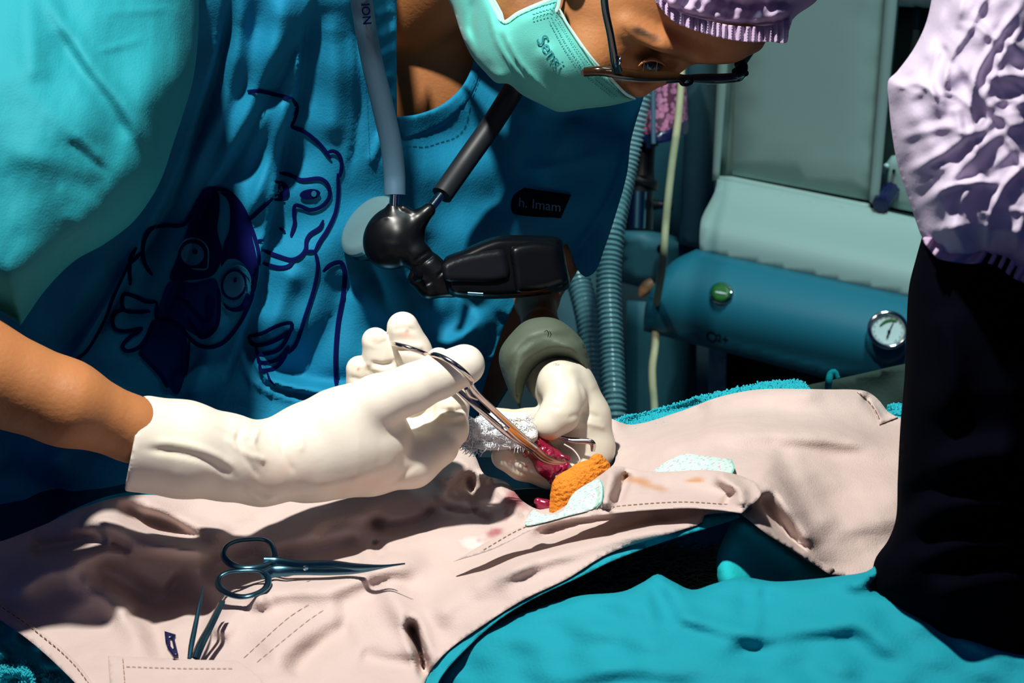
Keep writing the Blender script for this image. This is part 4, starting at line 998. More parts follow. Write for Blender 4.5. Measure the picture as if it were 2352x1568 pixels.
mk_ = sheet('face_mask', [(1000, -60), (1040, 20), (1062, 85), (1084, 130), (1120, 172), (1140, 190), (1168, 193), (1200, 218), (1250, 243), (1285, 257), (1340, 250), (1400, 243), (1462, 229), (1462, 229), (1438, 216), (1410, 188), (1380, 158), (1350, 122), (1320, 80), (1300, 50), (1285, 20), (1288, -60), (1288, -60), (1275, -5), (1240, 8), (1190, 30), (1158, 50), (1150, 30), (1128, -10), (1110, -60)],
    MDf, M_mask, sg, step=6, ostep=6, thick=0.002, rnd=(30, .010))
v, f = ribbon([[(1285, 20), (1300, 50), (1320, 80), (1350, 122), (1380, 158), (1410, 188), (1438, 216), (1460, 227), 3], [(1128, -10), (1150, 30), (1158, 50), (1190, 30), (1240, 8), (1275, -5), 4], [(1112, -40), (1130, 10), (1152, 48), 6], [(1272, -60), (1284, -20), (1280, 20), (1262, 34), 4]], lambda x, y: MDf(x, y)+.004, off=.0015)
mk('mask_edge', v, f, M_maskw, mk_)
dots = []
def dotrow(line, n, r=2.0):
    c = crv(line, 2); 
    for i in range(n):
        p = c[int(i*(len(c)-1)/(n-1))]; dots.append(fill2d(ell(p[0], p[1], r, r*.8, n=6), MDf, .0011, 4))
for dx, dy in ((0, 0), (9, -7), (26, -14)):
    dotrow([(1262+dx*.6, 50+dy), (1300+dx*.7, 118+dy), (1350+dx*.8, 178+dy*.8), (1410+dx*.6, 226+dy*.7)], 44, 1.7)
for k in range(3): dotrow([(1225, 22+k*11), (1250, 14+k*11), (1272, 8+k*11)], 7, 2.2)
v, f = merge(dots); mk('embossed_dots', v, f, M_maskd, mk_)
text_on('mask_lettering', 'Sensi', (1230, 92), (0.55, 0.83), (0.83, -0.55), 40, MDf, M_maskd, mk_, off=.0010, bold=.010)

# ---- glasses
gl = tube('glasses', [(1342, 165, 1.262, 11), (1380, 163, 1.260, 12), (1430, 169, 1.262, 13), (1480, 175, 1.268, 12), (1540, 175, 1.275, 11), (1570, 178, 1.278, 7), (1610, 178, 1.285, 9), (1680, 176, 1.297, 9), (1708, 166, 1.305, 9)], M_tort, sg, step=5, flat=.8)
tube('frame_rim', [(1342, 166, 1.262, 8), (1352, 178, 1.29, 8), (1420, 186, 1.31, 8), (1500, 186, 1.31, 8), (1560, 182, 1.285, 8)], M_tort, gl, step=5)
tube('frame_rim', [(1585, 182, 1.285, 7), (1640, 186, 1.315, 7), (1700, 180, 1.325, 7), (1712, 168, 1.305, 8)], M_tort, gl, step=5)
tube('frame_hinge', [(1690, 168, 1.300, 12), (1703, 160, 1.303, 14), (1705, 148, 1.306, 11), (1690, 150, 1.308, 8)], M_blk, gl, step=4)
tube('temple', [(1384, -60, 1.215, 9), (1390, 20, 1.225, 9), (1402, 80, 1.235, 9), (1412, 140, 1.247, 10), (1418, 162, 1.256, 12)], mat('dark_teal_acetate', (0.01, 0.03, 0.04), 0.2, coat=.8), gl, step=6, flat=.7)
tube('temple', [(1705, 150, 1.305, 7), (1760, 60, 1.40, 7), (1780, -60, 1.43, 7)], M_blk, gl, step=10)
tube('nose_pad', [(1572, 182, 1.275, 5), (1566, 190, 1.272, 6), (1574, 195, 1.272, 4), (1588, 190, 1.274, 4), (1590, 180, 1.276, 4)], M_dark, gl, step=3)
tube('hinge_screw', [(1423, 128, 1.244, 2), (1424, 138, 1.243, 4), (1422, 148, 1.244, 2)], M_chrome, gl, step=2, seg=8)
sheet('lens', [(1360, 172), (1420, 180), (1480, 182), (1540, 180), (1555, 184), (1500, 192), (1420, 192), (1365, 184)], lambda x, y: 1.265+(y-170)*.0015+0*x, M_glass, gl, step=8, thick=.002)
sheet('lens', [(1590, 180), (1640, 184), (1695, 176), (1700, 182), (1640, 190), (1595, 187)], lambda x, y: 1.285+(y-170)*.0015+0*x, M_glass, gl, step=8, thick=.002)

# ---- bouffant cap of the surgeon
cR = np.random.default_rng(4)
capf = [([(1500+i*26+cR.normal(0, 5), 30+i*4.5), (1530+i*26, -20+i*2), (1600+i*22, -80)], cR.choice([-1, 1])*.003, 9) for i in range(12)]
capf += [([(1500, -10), (1600, 30), (1720, 50), (1850, 10)], .006, 12), ([(1640, -60), (1740, -20), (1860, -10)], .006, 14), ([(1560, -30), (1700, 10), (1820, 0)], -.004, 10), ([(1600, -50), (1700, -30), (1850, -50)], .004, 8)]
cpf = folds(capf)
cap1 = sheet('bouffant_cap', [(1490, -90), (1490, -90), (1505, 0), (1540, 32), (1600, 48), (1700, 62), (1800, 62), (1830, 35), (1880, -5), (1900, -90), (1900, -90)], lambda x, y: 1.225+(x-1500)/400*.07-cpf(x, y)+0*y, M_cap, sg, step=6, ostep=6, rnd=(70, .03), thick=.10,
      stain_shades=[(1800, 0, 80, 30, -.3, (.08, .12, .22), .45, .8), (1700, 20, 60, 20, .1, (.25, .2, .4), .3, .8)])  # dark blue-violet shading put into the cap colour
def ruff(x, y):
    return 1.232+(x-1500)/400*.07+.0020*np.sin(x*.42+np.sin(x*.05)*2+y*.02)+.0008*np.sin(x*.9)
sheet('elastic_ruffle', [(1492, -20), (1512, 12), (1545, 48), (1590, 68), (1650, 86), (1720, 97), (1770, 96), (1806, 98), (1812, 72), (1818, 42), (1770, 58), (1700, 60), (1620, 46), (1550, 22), (1500, -30)], ruff, M_cap, cap1, step=3.6, ostep=4, thick=.003)

# crown of the cap over the back of the head, shoulders of the shirt
surfnet('cap_crown', union([(prim_ell((1565, -150, 0), (268, 275, 226)), 10)], (), lambda F, X, Y, Z: smax(F, ((X-1480)*-.31+(Y+25)*.95), 6)), (1270, -450, -250), (1860, 160, 250), 9, 1.30, M_cap, cap1,
        disp=lambda x, y: wob(77, 60, 40, 5)(x, y))
surfnet('shirt_shoulders', union([(prim_chain([(-120, 250, -250, 120), (250, 60, 300, 150), (560, 60, 640, 140)], 40), 40), (prim_ell((780, 520, 740), (485, 625, 172)), 60), (prim_chain([(700, -40, 600, 90), (880, -150, 560, 70)], 20), 30)]), (-300, -250, -400), (1300, 1180, 930), 16, 1.315, M_shirt, shirt)
# ---- gloves
BL = (0.75, .16, .10); PK = (0.80, .40, .30); YL = (.68, .50, .22)
DG = 1.168
gi = [
    (prim_chain([(296, 1015, -160, 113), (420, 1032, -120, 110), (520, 1050, -80, 98), (600, 1066, -40, 92)], 20), 20),
    (prim_chain([(600, 1066, -40, 92), (720, 1035, 0, 112), (800, 1012, 5, 118), (850, 1010, 15, 98)], 20), 26),
    (prim_chain([(700, 1080, 10, 70), (850, 1064, 28, 72), (945, 1058, 50, 60), (1008, 1026, 70, 46)], 20), 20),
    (prim_chain([(780, 975, -25, 84), (865, 925, -50, 64), (950, 890, -68, 55), (1010, 862, -76, 52), (1066, 838, -80, 48)], 12), 24),
    # index finger, curled up behind the thumb
    (prim_chain([(985, 1030, 80, 50), (1032, 985, 88, 44), (1037, 930, 96, 40), (1040, 880, 105, 38)], 8), 8),
    (prim_chain([(1040, 880, 105, 37), (1030, 850, 90, 35), (1008, 828, 70, 31)], 8), 6),
    # middle, ring, little
    (prim_chain([(950, 1000, 90, 46), (965, 930, 122, 43), (968, 850, 140, 44), (945, 805, 128, 45), (925, 752, 108, 37)], 8), 6),
    (prim_chain([(890, 1000, 130, 44), (893, 930, 150, 40), (886, 850, 150, 40), (872, 815, 138, 39), (862, 783, 122, 32)], 8), 5),
    (prim_chain([(840, 990, 160, 42), (836, 930, 170, 37), (832, 880, 166, 36), (826, 848, 152, 32)], 8), 5),
]
def post1(F, X, Y, Z):
    # open cuff end: cut by a slanted plane and hollow it for the forearm
    pl = (328-(Y-902)*0.19)-X
    return smax(F, pl, 3)
gc = [(prim_chain([(230, 955, -165, 90), (300, 1000, -155, 93), (350, 1016, -140, 90), (380, 1022, -130, 60)], 10), 4),
      (prim_ell((955, 950, 60), (30, 45, 60), .9), 14)]
gd = folds([([(440, 940), (520, 985), (600, 1010)], 3, 9), ([(330, 1030), (420, 1042), (480, 1060), (540, 1095)], -6, 9), ([(350, 1012), (430, 1022), (500, 1048), (548, 1080)], 5, 10), ([(560, 970), (545, 1010), (570, 1060), (600, 1100)], -4, 7),
            ([(600, 975), (580, 1020), (610, 1070)], 4, 7), ([(640, 980), (650, 1040), (680, 1090)], -3, 7), ([(510, 1000), (560, 1040), (620, 1060)], 3.5, 8), ([(700, 985), (690, 1040)], 3, 7), ([(560, 1110), (600, 1150), (640, 1140)], 5, 8), ([(590, 1120), (640, 1150), (720, 1140)], -4, 7),
            ([(700, 1120), (800, 1105), (930, 1060)], 3, 14), ([(820, 1130), (900, 1110), (960, 1060)], -3, 8),
            ([(900, 758), (930, 752), (958, 760)], -2.5, 5), ([(900, 790), (940, 792), (975, 798)], 4, 6), ([(905, 802), (945, 806), (980, 812)], -5, 5), ([(840, 780), (870, 790), (892, 780)], -2, 5), ([(850, 832), (880, 838), (908, 832)], -6, 5), ([(848, 845), (880, 850), (908, 846)], 3, 5), ([(808, 835), (830, 842), (852, 834)], 3, 5), ([(800, 866), (830, 872), (856, 866)], -3, 5),
            ([(1005, 940), (1040, 945), (1072, 938)], -5, 5), ([(1005, 955), (1040, 958), (1072, 950)], 4, 6), ([(1000, 975), (1050, 970), (1075, 965)], -2.5, 5), ([(1050, 830), (1075, 850), (1080, 875)], -1.5, 8)])
surfnet('glove', union(gi, gc, post1), (270, 690, -300), (1150, 1200, 250), 5, DG, M_glove, sg, disp=gd, stain_shades=[
    (932, 770, 30, 10, .2, PK, .6, .9), (935, 760, 6, 5, 0, BL, .5), (925, 800, 26, 8, .1, PK, .5, .9), (862, 775, 14, 20, .1, PK, .4, .9), (824, 849, 4, 5, 0, BL, .9), (830, 838, 16, 10, 0, PK, .4, .9), (1000, 815, 22, 16, .4, PK, .6, .9),
    (640, 1090, 120, 60, 0, (.72, .46, .36), .35, .9), (850, 1110, 160, 40, -.1, (.70, .45, .34), .4, .9), (400, 1030, 80, 50, 0, (.74, .72, .5), .4, .9), (1052, 880, 30, 22, 0, (.8, .55, .4), .4, .9), (1035, 960, 50, 40, 0, YL, .3, .9)])

# far hand
DH = 1.238
hi_ = [
    (prim_chain([(1262, 800, 150, 66), (1275, 860, 90, 66), (1300, 900, 30, 66)], 20), 20),
    (prim_chain([(1300, 890, 10, 66), (1338, 960, 20, 62), (1356, 1030, 25, 54), (1362, 1075, 20, 42)], 20), 24),
    (prim_chain([(1285, 880, -30, 52), (1300, 915, -55, 46), (1285, 950, -72, 45), (1262, 972, -80, 39)], 12), 16),
    (prim_chain([(1352, 1050, 20, 42), (1330, 1085, 0, 40), (1260, 1085, -30, 36), (1200, 1066, -50, 36), (1160, 1048, -60, 32)], 12), 12),
    (prim_chain([(1340, 1020, 20, 44), (1330, 1060, 10, 38), (1290, 1060, 10, 30)], 10), 12),
    (prim_chain([(1250, 960, 20, 30), (1210, 960, 10, 22), (1160, 958, 0, 18), (1140, 950, 0, 15)], 10), 10),
    (prim_chain([(1290, 980, 30, 50), (1220, 1000, 20, 34), (1180, 1000, 10, 26)], 10), 10),
]
gd2_ = folds([([(1300, 840), (1340, 850), (1370, 900)], 3, 10), ([(1330, 860), (1345, 930), (1340, 1000)], -5, 9), ([(1300, 960), (1350, 950), (1385, 960)], -3, 6), ([(1310, 980), (1350, 972), (1395, 985)], 3, 6), ([(1150, 1025), (1180, 1050), (1200, 1080)], 3, 7), ([(1170, 1070), (1230, 1100), (1290, 1108)], -3, 6), ([(1240, 940), (1262, 932), (1290, 938)], -2, 5)])
gl2 = surfnet('glove', union(hi_), (1100, 700, -160), (1450, 1160, 200), 4.5, DH, M_glovel, sg, disp=gd2_, stain_shades=[
    (1262, 1006, 24, 10, 0, (.8, .25, .06), .8, .8), (1170, 1050, 26, 14, .5, PK, .5, .9), (1209, 1072, 6, 4, .3, (.7, .08, .03), .95), (1215, 1062, 4, 3, 0, BL, .8), (1215, 940, 16, 6, 0, PK, .6, .9), (1170, 945, 30, 14, 0, YL, .7, .9), (1130, 1030, 16, 30, 0, YL, .5, .9), (1190, 1090, 70, 12, .25, YL, .5, .9), (1245, 1098, 40, 12, .1, YL, .5, .9)])
# glove cuff around the far wrist, its shadow put into a green-grey colour
M_cuff = mat('sage_latex_cuff', (0.075, 0.10, 0.07), 0.6, bump=0.2, bscale=400)
cf = folds([([(1180, 900), (1200, 840), (1260, 800), (1330, 800)], .004, 9), ([(1165, 870), (1200, 800), (1260, 775), (1335, 780)], -.003, 8), ([(1190, 930), (1215, 870), (1260, 830), (1300, 822)], .003, 7), ([(1160, 830), (1200, 775), (1260, 755), (1320, 758)], .003, 8)])
sheet('glove_cuff', [(1146, 830), (1150, 800), (1175, 765), (1205, 738), (1245, 728), (1280, 733), (1310, 752), (1340, 785), (1352, 820), (1362, 870), (1364, 892), (1364, 892), (1352, 872), (1330, 845), (1300, 828), (1265, 826), (1232, 842), (1212, 868), (1200, 905), (1195, 938), (1195, 938), (1175, 910), (1158, 870)],
    lambda x, y: 1.222+0*x-cf(x, y)*.5, M_cuff, gl2, step=6, ostep=6, thick=.07, rnd=(85, .026))
v, f = ribbon([[(1250, 762), (1256, 758), (1260, 764), (1258, 774), 1.2], [(1262, 760), (1266, 768), (1262, 775), 1.0]], lambda x, y: 1.216+0*x, off=.002); mk('cuff_marking', v, f, M_black_ink, gl2)
# ================================================================ things the surgeon wears or holds, instruments
st = thing('stethoscope', 'black stethoscope hanging from the surgeon\'s neck in front of the blue shirt', 'stethoscope', tuple(P(960, 600, 1.33)))
tube('tubing', [(1010, -360, 1.49, 25), (900, -320, 1.42, 25), (826, -200, 1.285, 25), (820, -80, 1.255, 25), (836, 40, 1.270, 25), (852, 130, 1.285, 25), (878, 240, 1.30, 25), (898, 330, 1.31, 25), (906, 400, 1.315, 25), (907, 448, 1.315, 25)], M_tube, st, step=8, seg=24)
tube('tubing', [(1060, -350, 1.50, 25), (1160, -260, 1.50, 25), (1250, -60, 1.44, 25), (1245, 60, 1.37, 25), (1210, 150, 1.345, 25), (1180, 205, 1.35, 25), (1130, 285, 1.35, 25), (1070, 370, 1.345, 25), (1015, 448, 1.335, 25)], M_tubed, st, step=8, seg=24)
TL = lambda x, y: 1.2655+(y-20)*.000155-.0052+((x-(836+(y-20)*.14))/25.0)**2*.0025
text_on('tube_lettering', 'NOI', (853, 56), (-0.1, -0.99), (-0.99, 0.1), 27, TL, M_ink, st, off=0.0009, bold=.02)
tube('metal_connector', [(906, 446, 1.314, 11), (904, 482, 1.314, 11)], M_chrome, st, step=6, seg=20)
tube('metal_connector', [(1012, 448, 1.333, 11), (984, 484, 1.328, 11)], M_chrome, st, step=6, seg=20)
# hub, drum, bell
hub = [(prim_chain([(903, 480, 0, 17), (906, 520, 0, 24), (905, 560, 0, 40)]), 8), (prim_chain([(985, 482, 0, 16), (960, 505, 0, 22), (935, 540, 0, 30)]), 8), (prim_ell((905, 545, 10), (78, 68, 46), -.9), 8),
       (prim_chain([(915, 545, 0, 38), (955, 585, 0, 34), (985, 612, 0, 28)]), 8), (prim_chain([(985, 612, 0, 34), (1005, 632, 0, 34)]), 5), (prim_chain([(925, 478, -10, 8), (950, 492, -10, 8)]), 3), (prim_chain([(958, 640, -10, 22), (985, 660, 0, 26), (1040, 660, 0, 22)]), 8), (prim_chain([(1005, 632, 0, 28), (1040, 655, 0, 26)]), 8)]
hd = folds([([(945, 605), (965, 590), (990, 572)], -3, 3), ([(955, 617), (975, 602), (998, 585)], -3, 3), ([(850, 520), (880, 500), (900, 498)], 2, 5), ([(975, 655), (1000, 640), (1020, 620)], -3, 3)])
surfnet('hub', union(hub), (800, 450, -90), (1090, 710, 90), 3.6, 1.315, M_blk, st, disp=hd)
tube('set_screw', [(955, 612, 1.300, 14), (962, 632, 1.300, 12), (955, 640, 1.302, 10)], M_blk, st, step=3, seg=6)
c0 = np.array(P(862, 532, 1.335)); ax = np.array(P(822, 512, 1.335))-np.array(P(862, 532, 1.335)); ax /= np.linalg.norm(ax); ax = ax*.75-FWD*.45+np.array([0, 0, .25]); ax /= np.linalg.norm(ax)
def lathe(name, c, a, prof_, m, parent, n=48):
    a = np.array(a)/np.linalg.norm(a); U = np.cross(a, [0, 0, 1]); U /= np.linalg.norm(U); V_ = np.cross(a, U); vs = []; fs = []
    for h, r in prof_:
        for k in range(n): t = 2*math.pi*k/n; vs.append(c+a*h+r*(math.cos(t)*U+math.sin(t)*V_))
    for i in range(len(prof_)-1):
        for k in range(n): fs.append((i*n+k, i*n+(k+1) % n, (i+1)*n+(k+1) % n, (i+1)*n+k))
    fs.append(tuple(range(n))[::-1]); fs.append(tuple((len(prof_)-1)*n+k for k in range(n)))
    return mk(name, vs, fs, m, parent, autosmooth=40)
lathe('drum', c0, ax, [(-.012, .006), (-.006, .014), (0, .0175), (.003, .0175), (.004, .0165)], M_blk, st)
lathe('drum_rim', c0, ax, [(.0035, .0178), (.006, .0180), (.0078, .0165), (.0085, .0145), (.0086, .001)], mat('teal_rubber_rim', (0.10, 0.19, 0.21), .4, coat=.2), st)
# boxy black head of the device
BXD = lambda x, y: 1.300+(x-1020)*.00006+0*y
bx = sheet('box_head', [(1022, 592), (1060, 575), (1110, 552), (1150, 541), (1240, 541), (1282, 545), (1292, 556), (1302, 610), (1309, 655), (1296, 668), (1240, 678), (1170, 685), (1090, 686), (1040, 680), (1024, 660), (1020, 620)], BXD, M_blk, st, step=7, ostep=6, rnd=(20, .010), thick=.035)
sheet('box_side', [(1020, 603), (1140, 572), (1160, 578), (1166, 640), (1040, 648), (1020, 640)], lambda x, y: BXD(x, y)-.003, M_dark, bx, step=7, rnd=(14, .003), thick=.01)
sheet('box_front', [(1176, 565), (1278, 560), (1296, 610), (1300, 650), (1190, 672), (1176, 620)], lambda x, y: BXD(x, y)-.0032, M_blk, bx, step=7, rnd=(22, .004), thick=.01)
tube('box_trim', [(1075, 673, 1.296, 4), (1110, 675, 1.295, 4)], M_steelb, bx, step=5)

# ---- haemostat held in the hand
hs = thing('haemostat', 'long steel artery clamp held in the near gloved hand, tips in the red tissue', 'surgical clamp', tuple(P(1290, 1062, 1.222)))
def ring3(cx, cy, d, ux, uy, vx, vy, vd, r, parent, nm):
    pts = []
    for k in range(40):
        t = 2*math.pi*k/40; pts.append((cx+ux*math.cos(t)+vx*math.sin(t), cy+uy*math.cos(t)+vy*math.sin(t), d+vd*math.sin(t), r))
    return tube(nm, pts, M_steel, parent, seg=12, step=4, closed=True)
ring3(1036, 848, 1.152, 46, 31, 8, -12, -.0125, 6.5, hs, 'finger_ring')
ring3(948, 806, 1.188, 44, 15, 4, 6, .014, 5.5, hs, 'finger_ring')
tube('shank', [(1078, 876, 1.156, 8), (1092, 900, 1.160, 7.5), (1130, 938, 1.172, 7.5), (1175, 980, 1.187, 8), (1226, 1026, 1.201, 8)], M_steel, hs, step=5, flat=.7)
tube('shank', [(978, 828, 1.176, 6.5), (1020, 866, 1.176, 6.5), (1056, 900, 1.176, 7), (1110, 948, 1.180, 7), (1165, 995, 1.190, 8), (1222, 1032, 1.202, 8)], M_steel, hs, step=5, flat=.7)
tube('ratchet', [(1070, 892, 1.163, 5), (1080, 908, 1.166, 6), (1096, 916, 1.169, 4)], M_steel, hs, step=4)
tube('box_joint', [(1165, 980, 1.186, 11), (1195, 1006, 1.194, 12), (1228, 1030, 1.201, 10)], M_steel, hs, step=4, flat=.7)
M_jaw = mat('bloodied_steel', (0.42, .22, .15), .3, metal=.9)
tube('jaw', [(1224, 1026, 1.200, 9), (1245, 1045, 1.205, 8.5), (1268, 1057, 1.208, 6.5), (1285, 1061, 1.211, 4.5), (1300, 1061, 1.213, 2)], M_jaw, hs, step=3, flat=.7)
tube('jaw', [(1222, 1033, 1.203, 8), (1243, 1052, 1.208, 7.5), (1266, 1062, 1.211, 5.5), (1288, 1066, 1.214, 2)], M_jaw, hs, step=3, flat=.7)
# tweezers under the far thumb
tz = thing('tweezers', 'slim steel tweezers held under the far gloved thumb, pointing right', 'tweezers', tuple(P(1350, 1030, 1.25)))
tube('arm', [(1285, 1004, 1.222, 3), (1310, 1012, 1.221, 5), (1355, 1014, 1.220, 6.5), (1362, 1020, 1.220, 7), (1362, 1036, 1.221, 5)], M_steel, tz, step=4, flat=.5)
tube('arm', [(1284, 1002, 1.226, 3), (1310, 1008, 1.225, 4), (1352, 1010, 1.224, 4)], M_blk, tz, step=4, flat=.5)
tag(tube('suture_loop', [(1296, 1020, 1.215, 1.8), (1318, 1034, 1.212, 1.8), (1332, 1056, 1.209, 1.8), (1326, 1066, 1.209, 1.8)], mat('suture', (.5, .42, .38), .4), step=3), 'thin pale suture loop beside the tweezers and red tissue', 'suture')

# ---- white gauze pad with frayed edge
gz = thing('gauze_pad', 'white gauze pad with a frayed left edge between the gloved fingers', 'gauze', tuple(P(1140, 1030, 1.262)))
GZD = lambda x, y: 1.214+wob(71, 40, 30, .0012)(x, y)-.004*np.exp(-((y-990-(x-1150)*.2)/22.0)**2)+0*x
sheet('gauze_sheet', [(1092, 962), (1130, 948), (1180, 946), (1222, 962), (1236, 1000), (1222, 1022), (1180, 1030), (1130, 1034), (1096, 1030), (1078, 1010), (1082, 985)], GZD, M_gauze, gz, step=5, thick=.006, rnd=(14, .004),
      stain_shades=[(1190, 968, 60, 26, .2, (.78, .66, .38), .7, .9), (1215, 1020, 24, 20, 0, (.65, .25, .05), .6, .8), (1200, 1000, 50, 40, 0, (.75, .72, .62), .5, .9)])
parts_ = []
for i in range(240):
    a = RNG.uniform(0, 1); y = 965+a*70; x = 1100-28*math.sin(a*3.1)+RNG.normal(0, 8)
    an = math.pi+RNG.normal(0, .7)+(.5-a)*.9; l_ = RNG.uniform(8, 26)
    q = [(x, y, float(GZD(np.array(x), np.array(y)))-.001, .9)]
    for s in range(3):
        an += RNG.normal(0, .5); p = q[-1]; q.append((p[0]+l_/3*math.cos(an), p[1]+l_/3*math.sin(an), p[2]+RNG.normal(0, .0008), .8))
    parts_.append(tube('t', q, None, step=4, seg=5, ret=True))
for i in range(260):
    x = RNG.uniform(1090, 1215); y = RNG.uniform(955, 1025); an = RNG.choice([0.15, 1.7])+RNG.normal(0, .25); l_ = RNG.uniform(10, 22)
    q = [(x+l_*s*math.cos(an)+RNG.normal(0, 1), y+l_*s*math.sin(an)+RNG.normal(0, 1)) for s in (0, .33, .66, 1)]
    parts_.append(tube('t', [(a, b, float(GZD(np.array(a), np.array(b)))-.0006+(.003 if b < 958 else 0), .8) for a, b in q], None, step=4, seg=5, ret=True))
v, f = merge(parts_); tag(mk('frayed_threads', v, f, M_gauze, gz), kind='stuff')
parts_ = []
for q in ([(1064, 1000), (1050, 1015), (1046, 1035)], [(1072, 1012), (1056, 1022), (1052, 1030)], [(1084, 960), (1072, 970), (1070, 990)]):
    parts_.append(tube('t', [(a, b, 1.212, 1.3) for a, b in q], None, step=3, seg=6, ret=True))
v, f = merge(parts_); mk('loose_thread', v, f, M_gauze, gz)

# ---- scissors lying on the drape
sc = thing('scissors', 'steel surgical scissors lying on the beige drape with both finger rings showing', 'scissors', tuple(P(600, 1330, 1.17)))
SZ = rbf([(q[0], q[1], float(HZ(np.array(q[0]*1.0), np.array(q[1]*1.0)))+.013) for q in [(500, 1268), (570, 1240), (640, 1290), (500, 1340), (560, 1370), (640, 1320), (760, 1305), (900, 1300)]])
SDp = lambda x, y, o=0: float(depth_z(x, y, SZ(x, y)+o))
def S3(pts, o=0): return [(x, y, SDp(x, y, o), r) for x, y, r in pts]
tube('finger_ring', S3([(x, y, 8) for x, y in [(516, 1282), (513, 1268), (520, 1254), (540, 1243), (575, 1238), (606, 1239), (622, 1248), (630, 1266), (630, 1282), (618, 1294), (590, 1302), (560, 1304), (535, 1298)]]), M_steelb, sc, step=4, closed=True, flat=.6)
tube('finger_ring', S3([(x, y, 8) for x, y in [(502, 1345), (502, 1328), (520, 1315), (550, 1310), (590, 1310), (612, 1320), (616, 1338), (606, 1354), (580, 1366), (552, 1370), (522, 1362)]]), M_steelb, sc, step=4, closed=True, flat=.6)
tube('blade', S3([(606, 1290, 12), (640, 1292, 13), (690, 1298, 12), (760, 1298, 12), (820, 1302, 9), (880, 1300, 4), (930, 1294, 2)]), M_steelb, sc, step=5, flat=.5)
tube('blade', S3([(602, 1322, 9), (630, 1312, 14), (680, 1311, 10), (760, 1312, 9), (820, 1310, 7), (900, 1298, 3)], -.002), M_steelb, sc, step=5, flat=.5)
tube('screw', S3([(700, 1304, 6), (704, 1304, 6)], .004), M_steel, sc, step=2)
# forceps standing out from the front flap
fp = thing('forceps', 'pair of thin steel forceps tips rising from behind the folded flap, bottom left', 'forceps', tuple(P(455, 1510, 1.14)))
tube('arm', [(467, 1345, 1.120, 1.5), (460, 1380, 1.110, 4), (448, 1440, 1.098, 6), (440, 1480, 1.090, 6.5), (435, 1512, 1.084, 5)], M_steelb, fp, step=5, flat=.4)
tube('arm', [(512, 1380, 1.120, 6), (498, 1410, 1.112, 7), (478, 1450, 1.102, 8), (462, 1482, 1.093, 9), (450, 1512, 1.086, 9)], M_steelb, fp, step=5, flat=.4)
tube('arm', [(505, 1386, 1.124, 5), (480, 1436, 1.112, 5), (455, 1480, 1.10, 5), (443, 1510, 1.09, 4)], M_steel, fp, step=5, flat=.4)
HK = lambda x, y: depth_z(x, y, .945+0*x)
v, f = merge([fill2d(q, HK, o_, 5) for q, o_ in (([(378, 1453), (378, 1453), (404, 1461), (404, 1461), (399, 1468), (399, 1468), (388, 1466), (388, 1466), (392, 1480), (386, 1490), (386, 1490), (380, 1475), (380, 1475)], .001),
     ([(399, 1462), (399, 1462), (410, 1507), (410, 1507), (399, 1508), (399, 1508), (384, 1488), (384, 1488), (389, 1484), (389, 1484), (397, 1494), (397, 1494), (400, 1492), (400, 1492), (394, 1466), (394, 1466)], .0011))])
cl = mk('towel_clip', v, f, M_navy); md = cl.modifiers.new('s', 'SOLIDIFY'); md.thickness = .002; md.offset = 0
tag(cl, 'small dark blue angular clip lying on the drape beside the forceps tips, bottom left', 'clip')
# ================================================================ assistant at the right edge
asn = thing('person', 'assistant at the right edge in black with a pale lilac bouffant cap, seen from behind', 'person', tuple(P(2300, 900, .98)))
asn.location.z = 0.0
ab = union([(prim_ell((2470, 200, 0), (310, 360, 300)), 40), (prim_chain([(2400, 500, 60, 170), (2420, 760, 120, 210)]), 60), (prim_chain([(2420, 760, 120, 220), (2330, 1250, 60, 150), (2300, 1480, -40, 90)]), 60), (prim_ell((2560, 1150, 200), (330, 480, 220)), 60)])
surfnet('body', ab, (2060, -260, -360), (2950, 1660, 460), 18, 1.05, M_skin, asn)
BG = folds([([(2130, 1100), (2200, 1060), (2352, 1040)], .012, 40), ([(2080, 1230), (2160, 1170), (2352, 1160)], .010, 34), ([(2060, 1180), (2130, 1120), (2250, 1100)], -.008, 24), ([(2050, 1300), (2200, 1250), (2380, 1250)], .008, 30), ([(2090, 1260), (2200, 1215), (2360, 1205)], -.008, 26), ([(2120, 1380), (2260, 1340), (2400, 1330)], .008, 34), ([(2150, 700), (2180, 850), (2150, 980)], .01, 40)])
blk_ = surfnet('garment_back', union([(prim_chain([(2400, 560, 60, 185), (2430, 760, 120, 225)]), 60), (prim_chain([(2430, 760, 120, 232), (2360, 1250, 60, 165), (2320, 1480, -40, 105)]), 60), (prim_ell((2570, 1150, 200), (345, 500, 236)), 60)]), (2080, 300, -380), (2980, 1720, 500), 18, 1.05, M_black, asn)
sheet('black_garment', [(2150, 430), (2125, 520), (2105, 590), (2088, 660), (2082, 760), (2078, 860), (2068, 980), (2062, 1100), (2058, 1190), (2040, 1240), (2012, 1280), (2004, 1310), (2000, 1350), (2030, 1410), (2100, 1500), (2200, 1600), (2300, 1680), (2470, 1680), (2470, 1680), (2470, 430), (2470, 430)],
      lambda x, y: .965+np.clip((y-900), 0, 700)*.00006-BG(x, y)-np.clip(.0009*(x-2060), 0, .05)*0, M_black, asn, step=13, ostep=10, rnd=(170, .07), thick=.16)
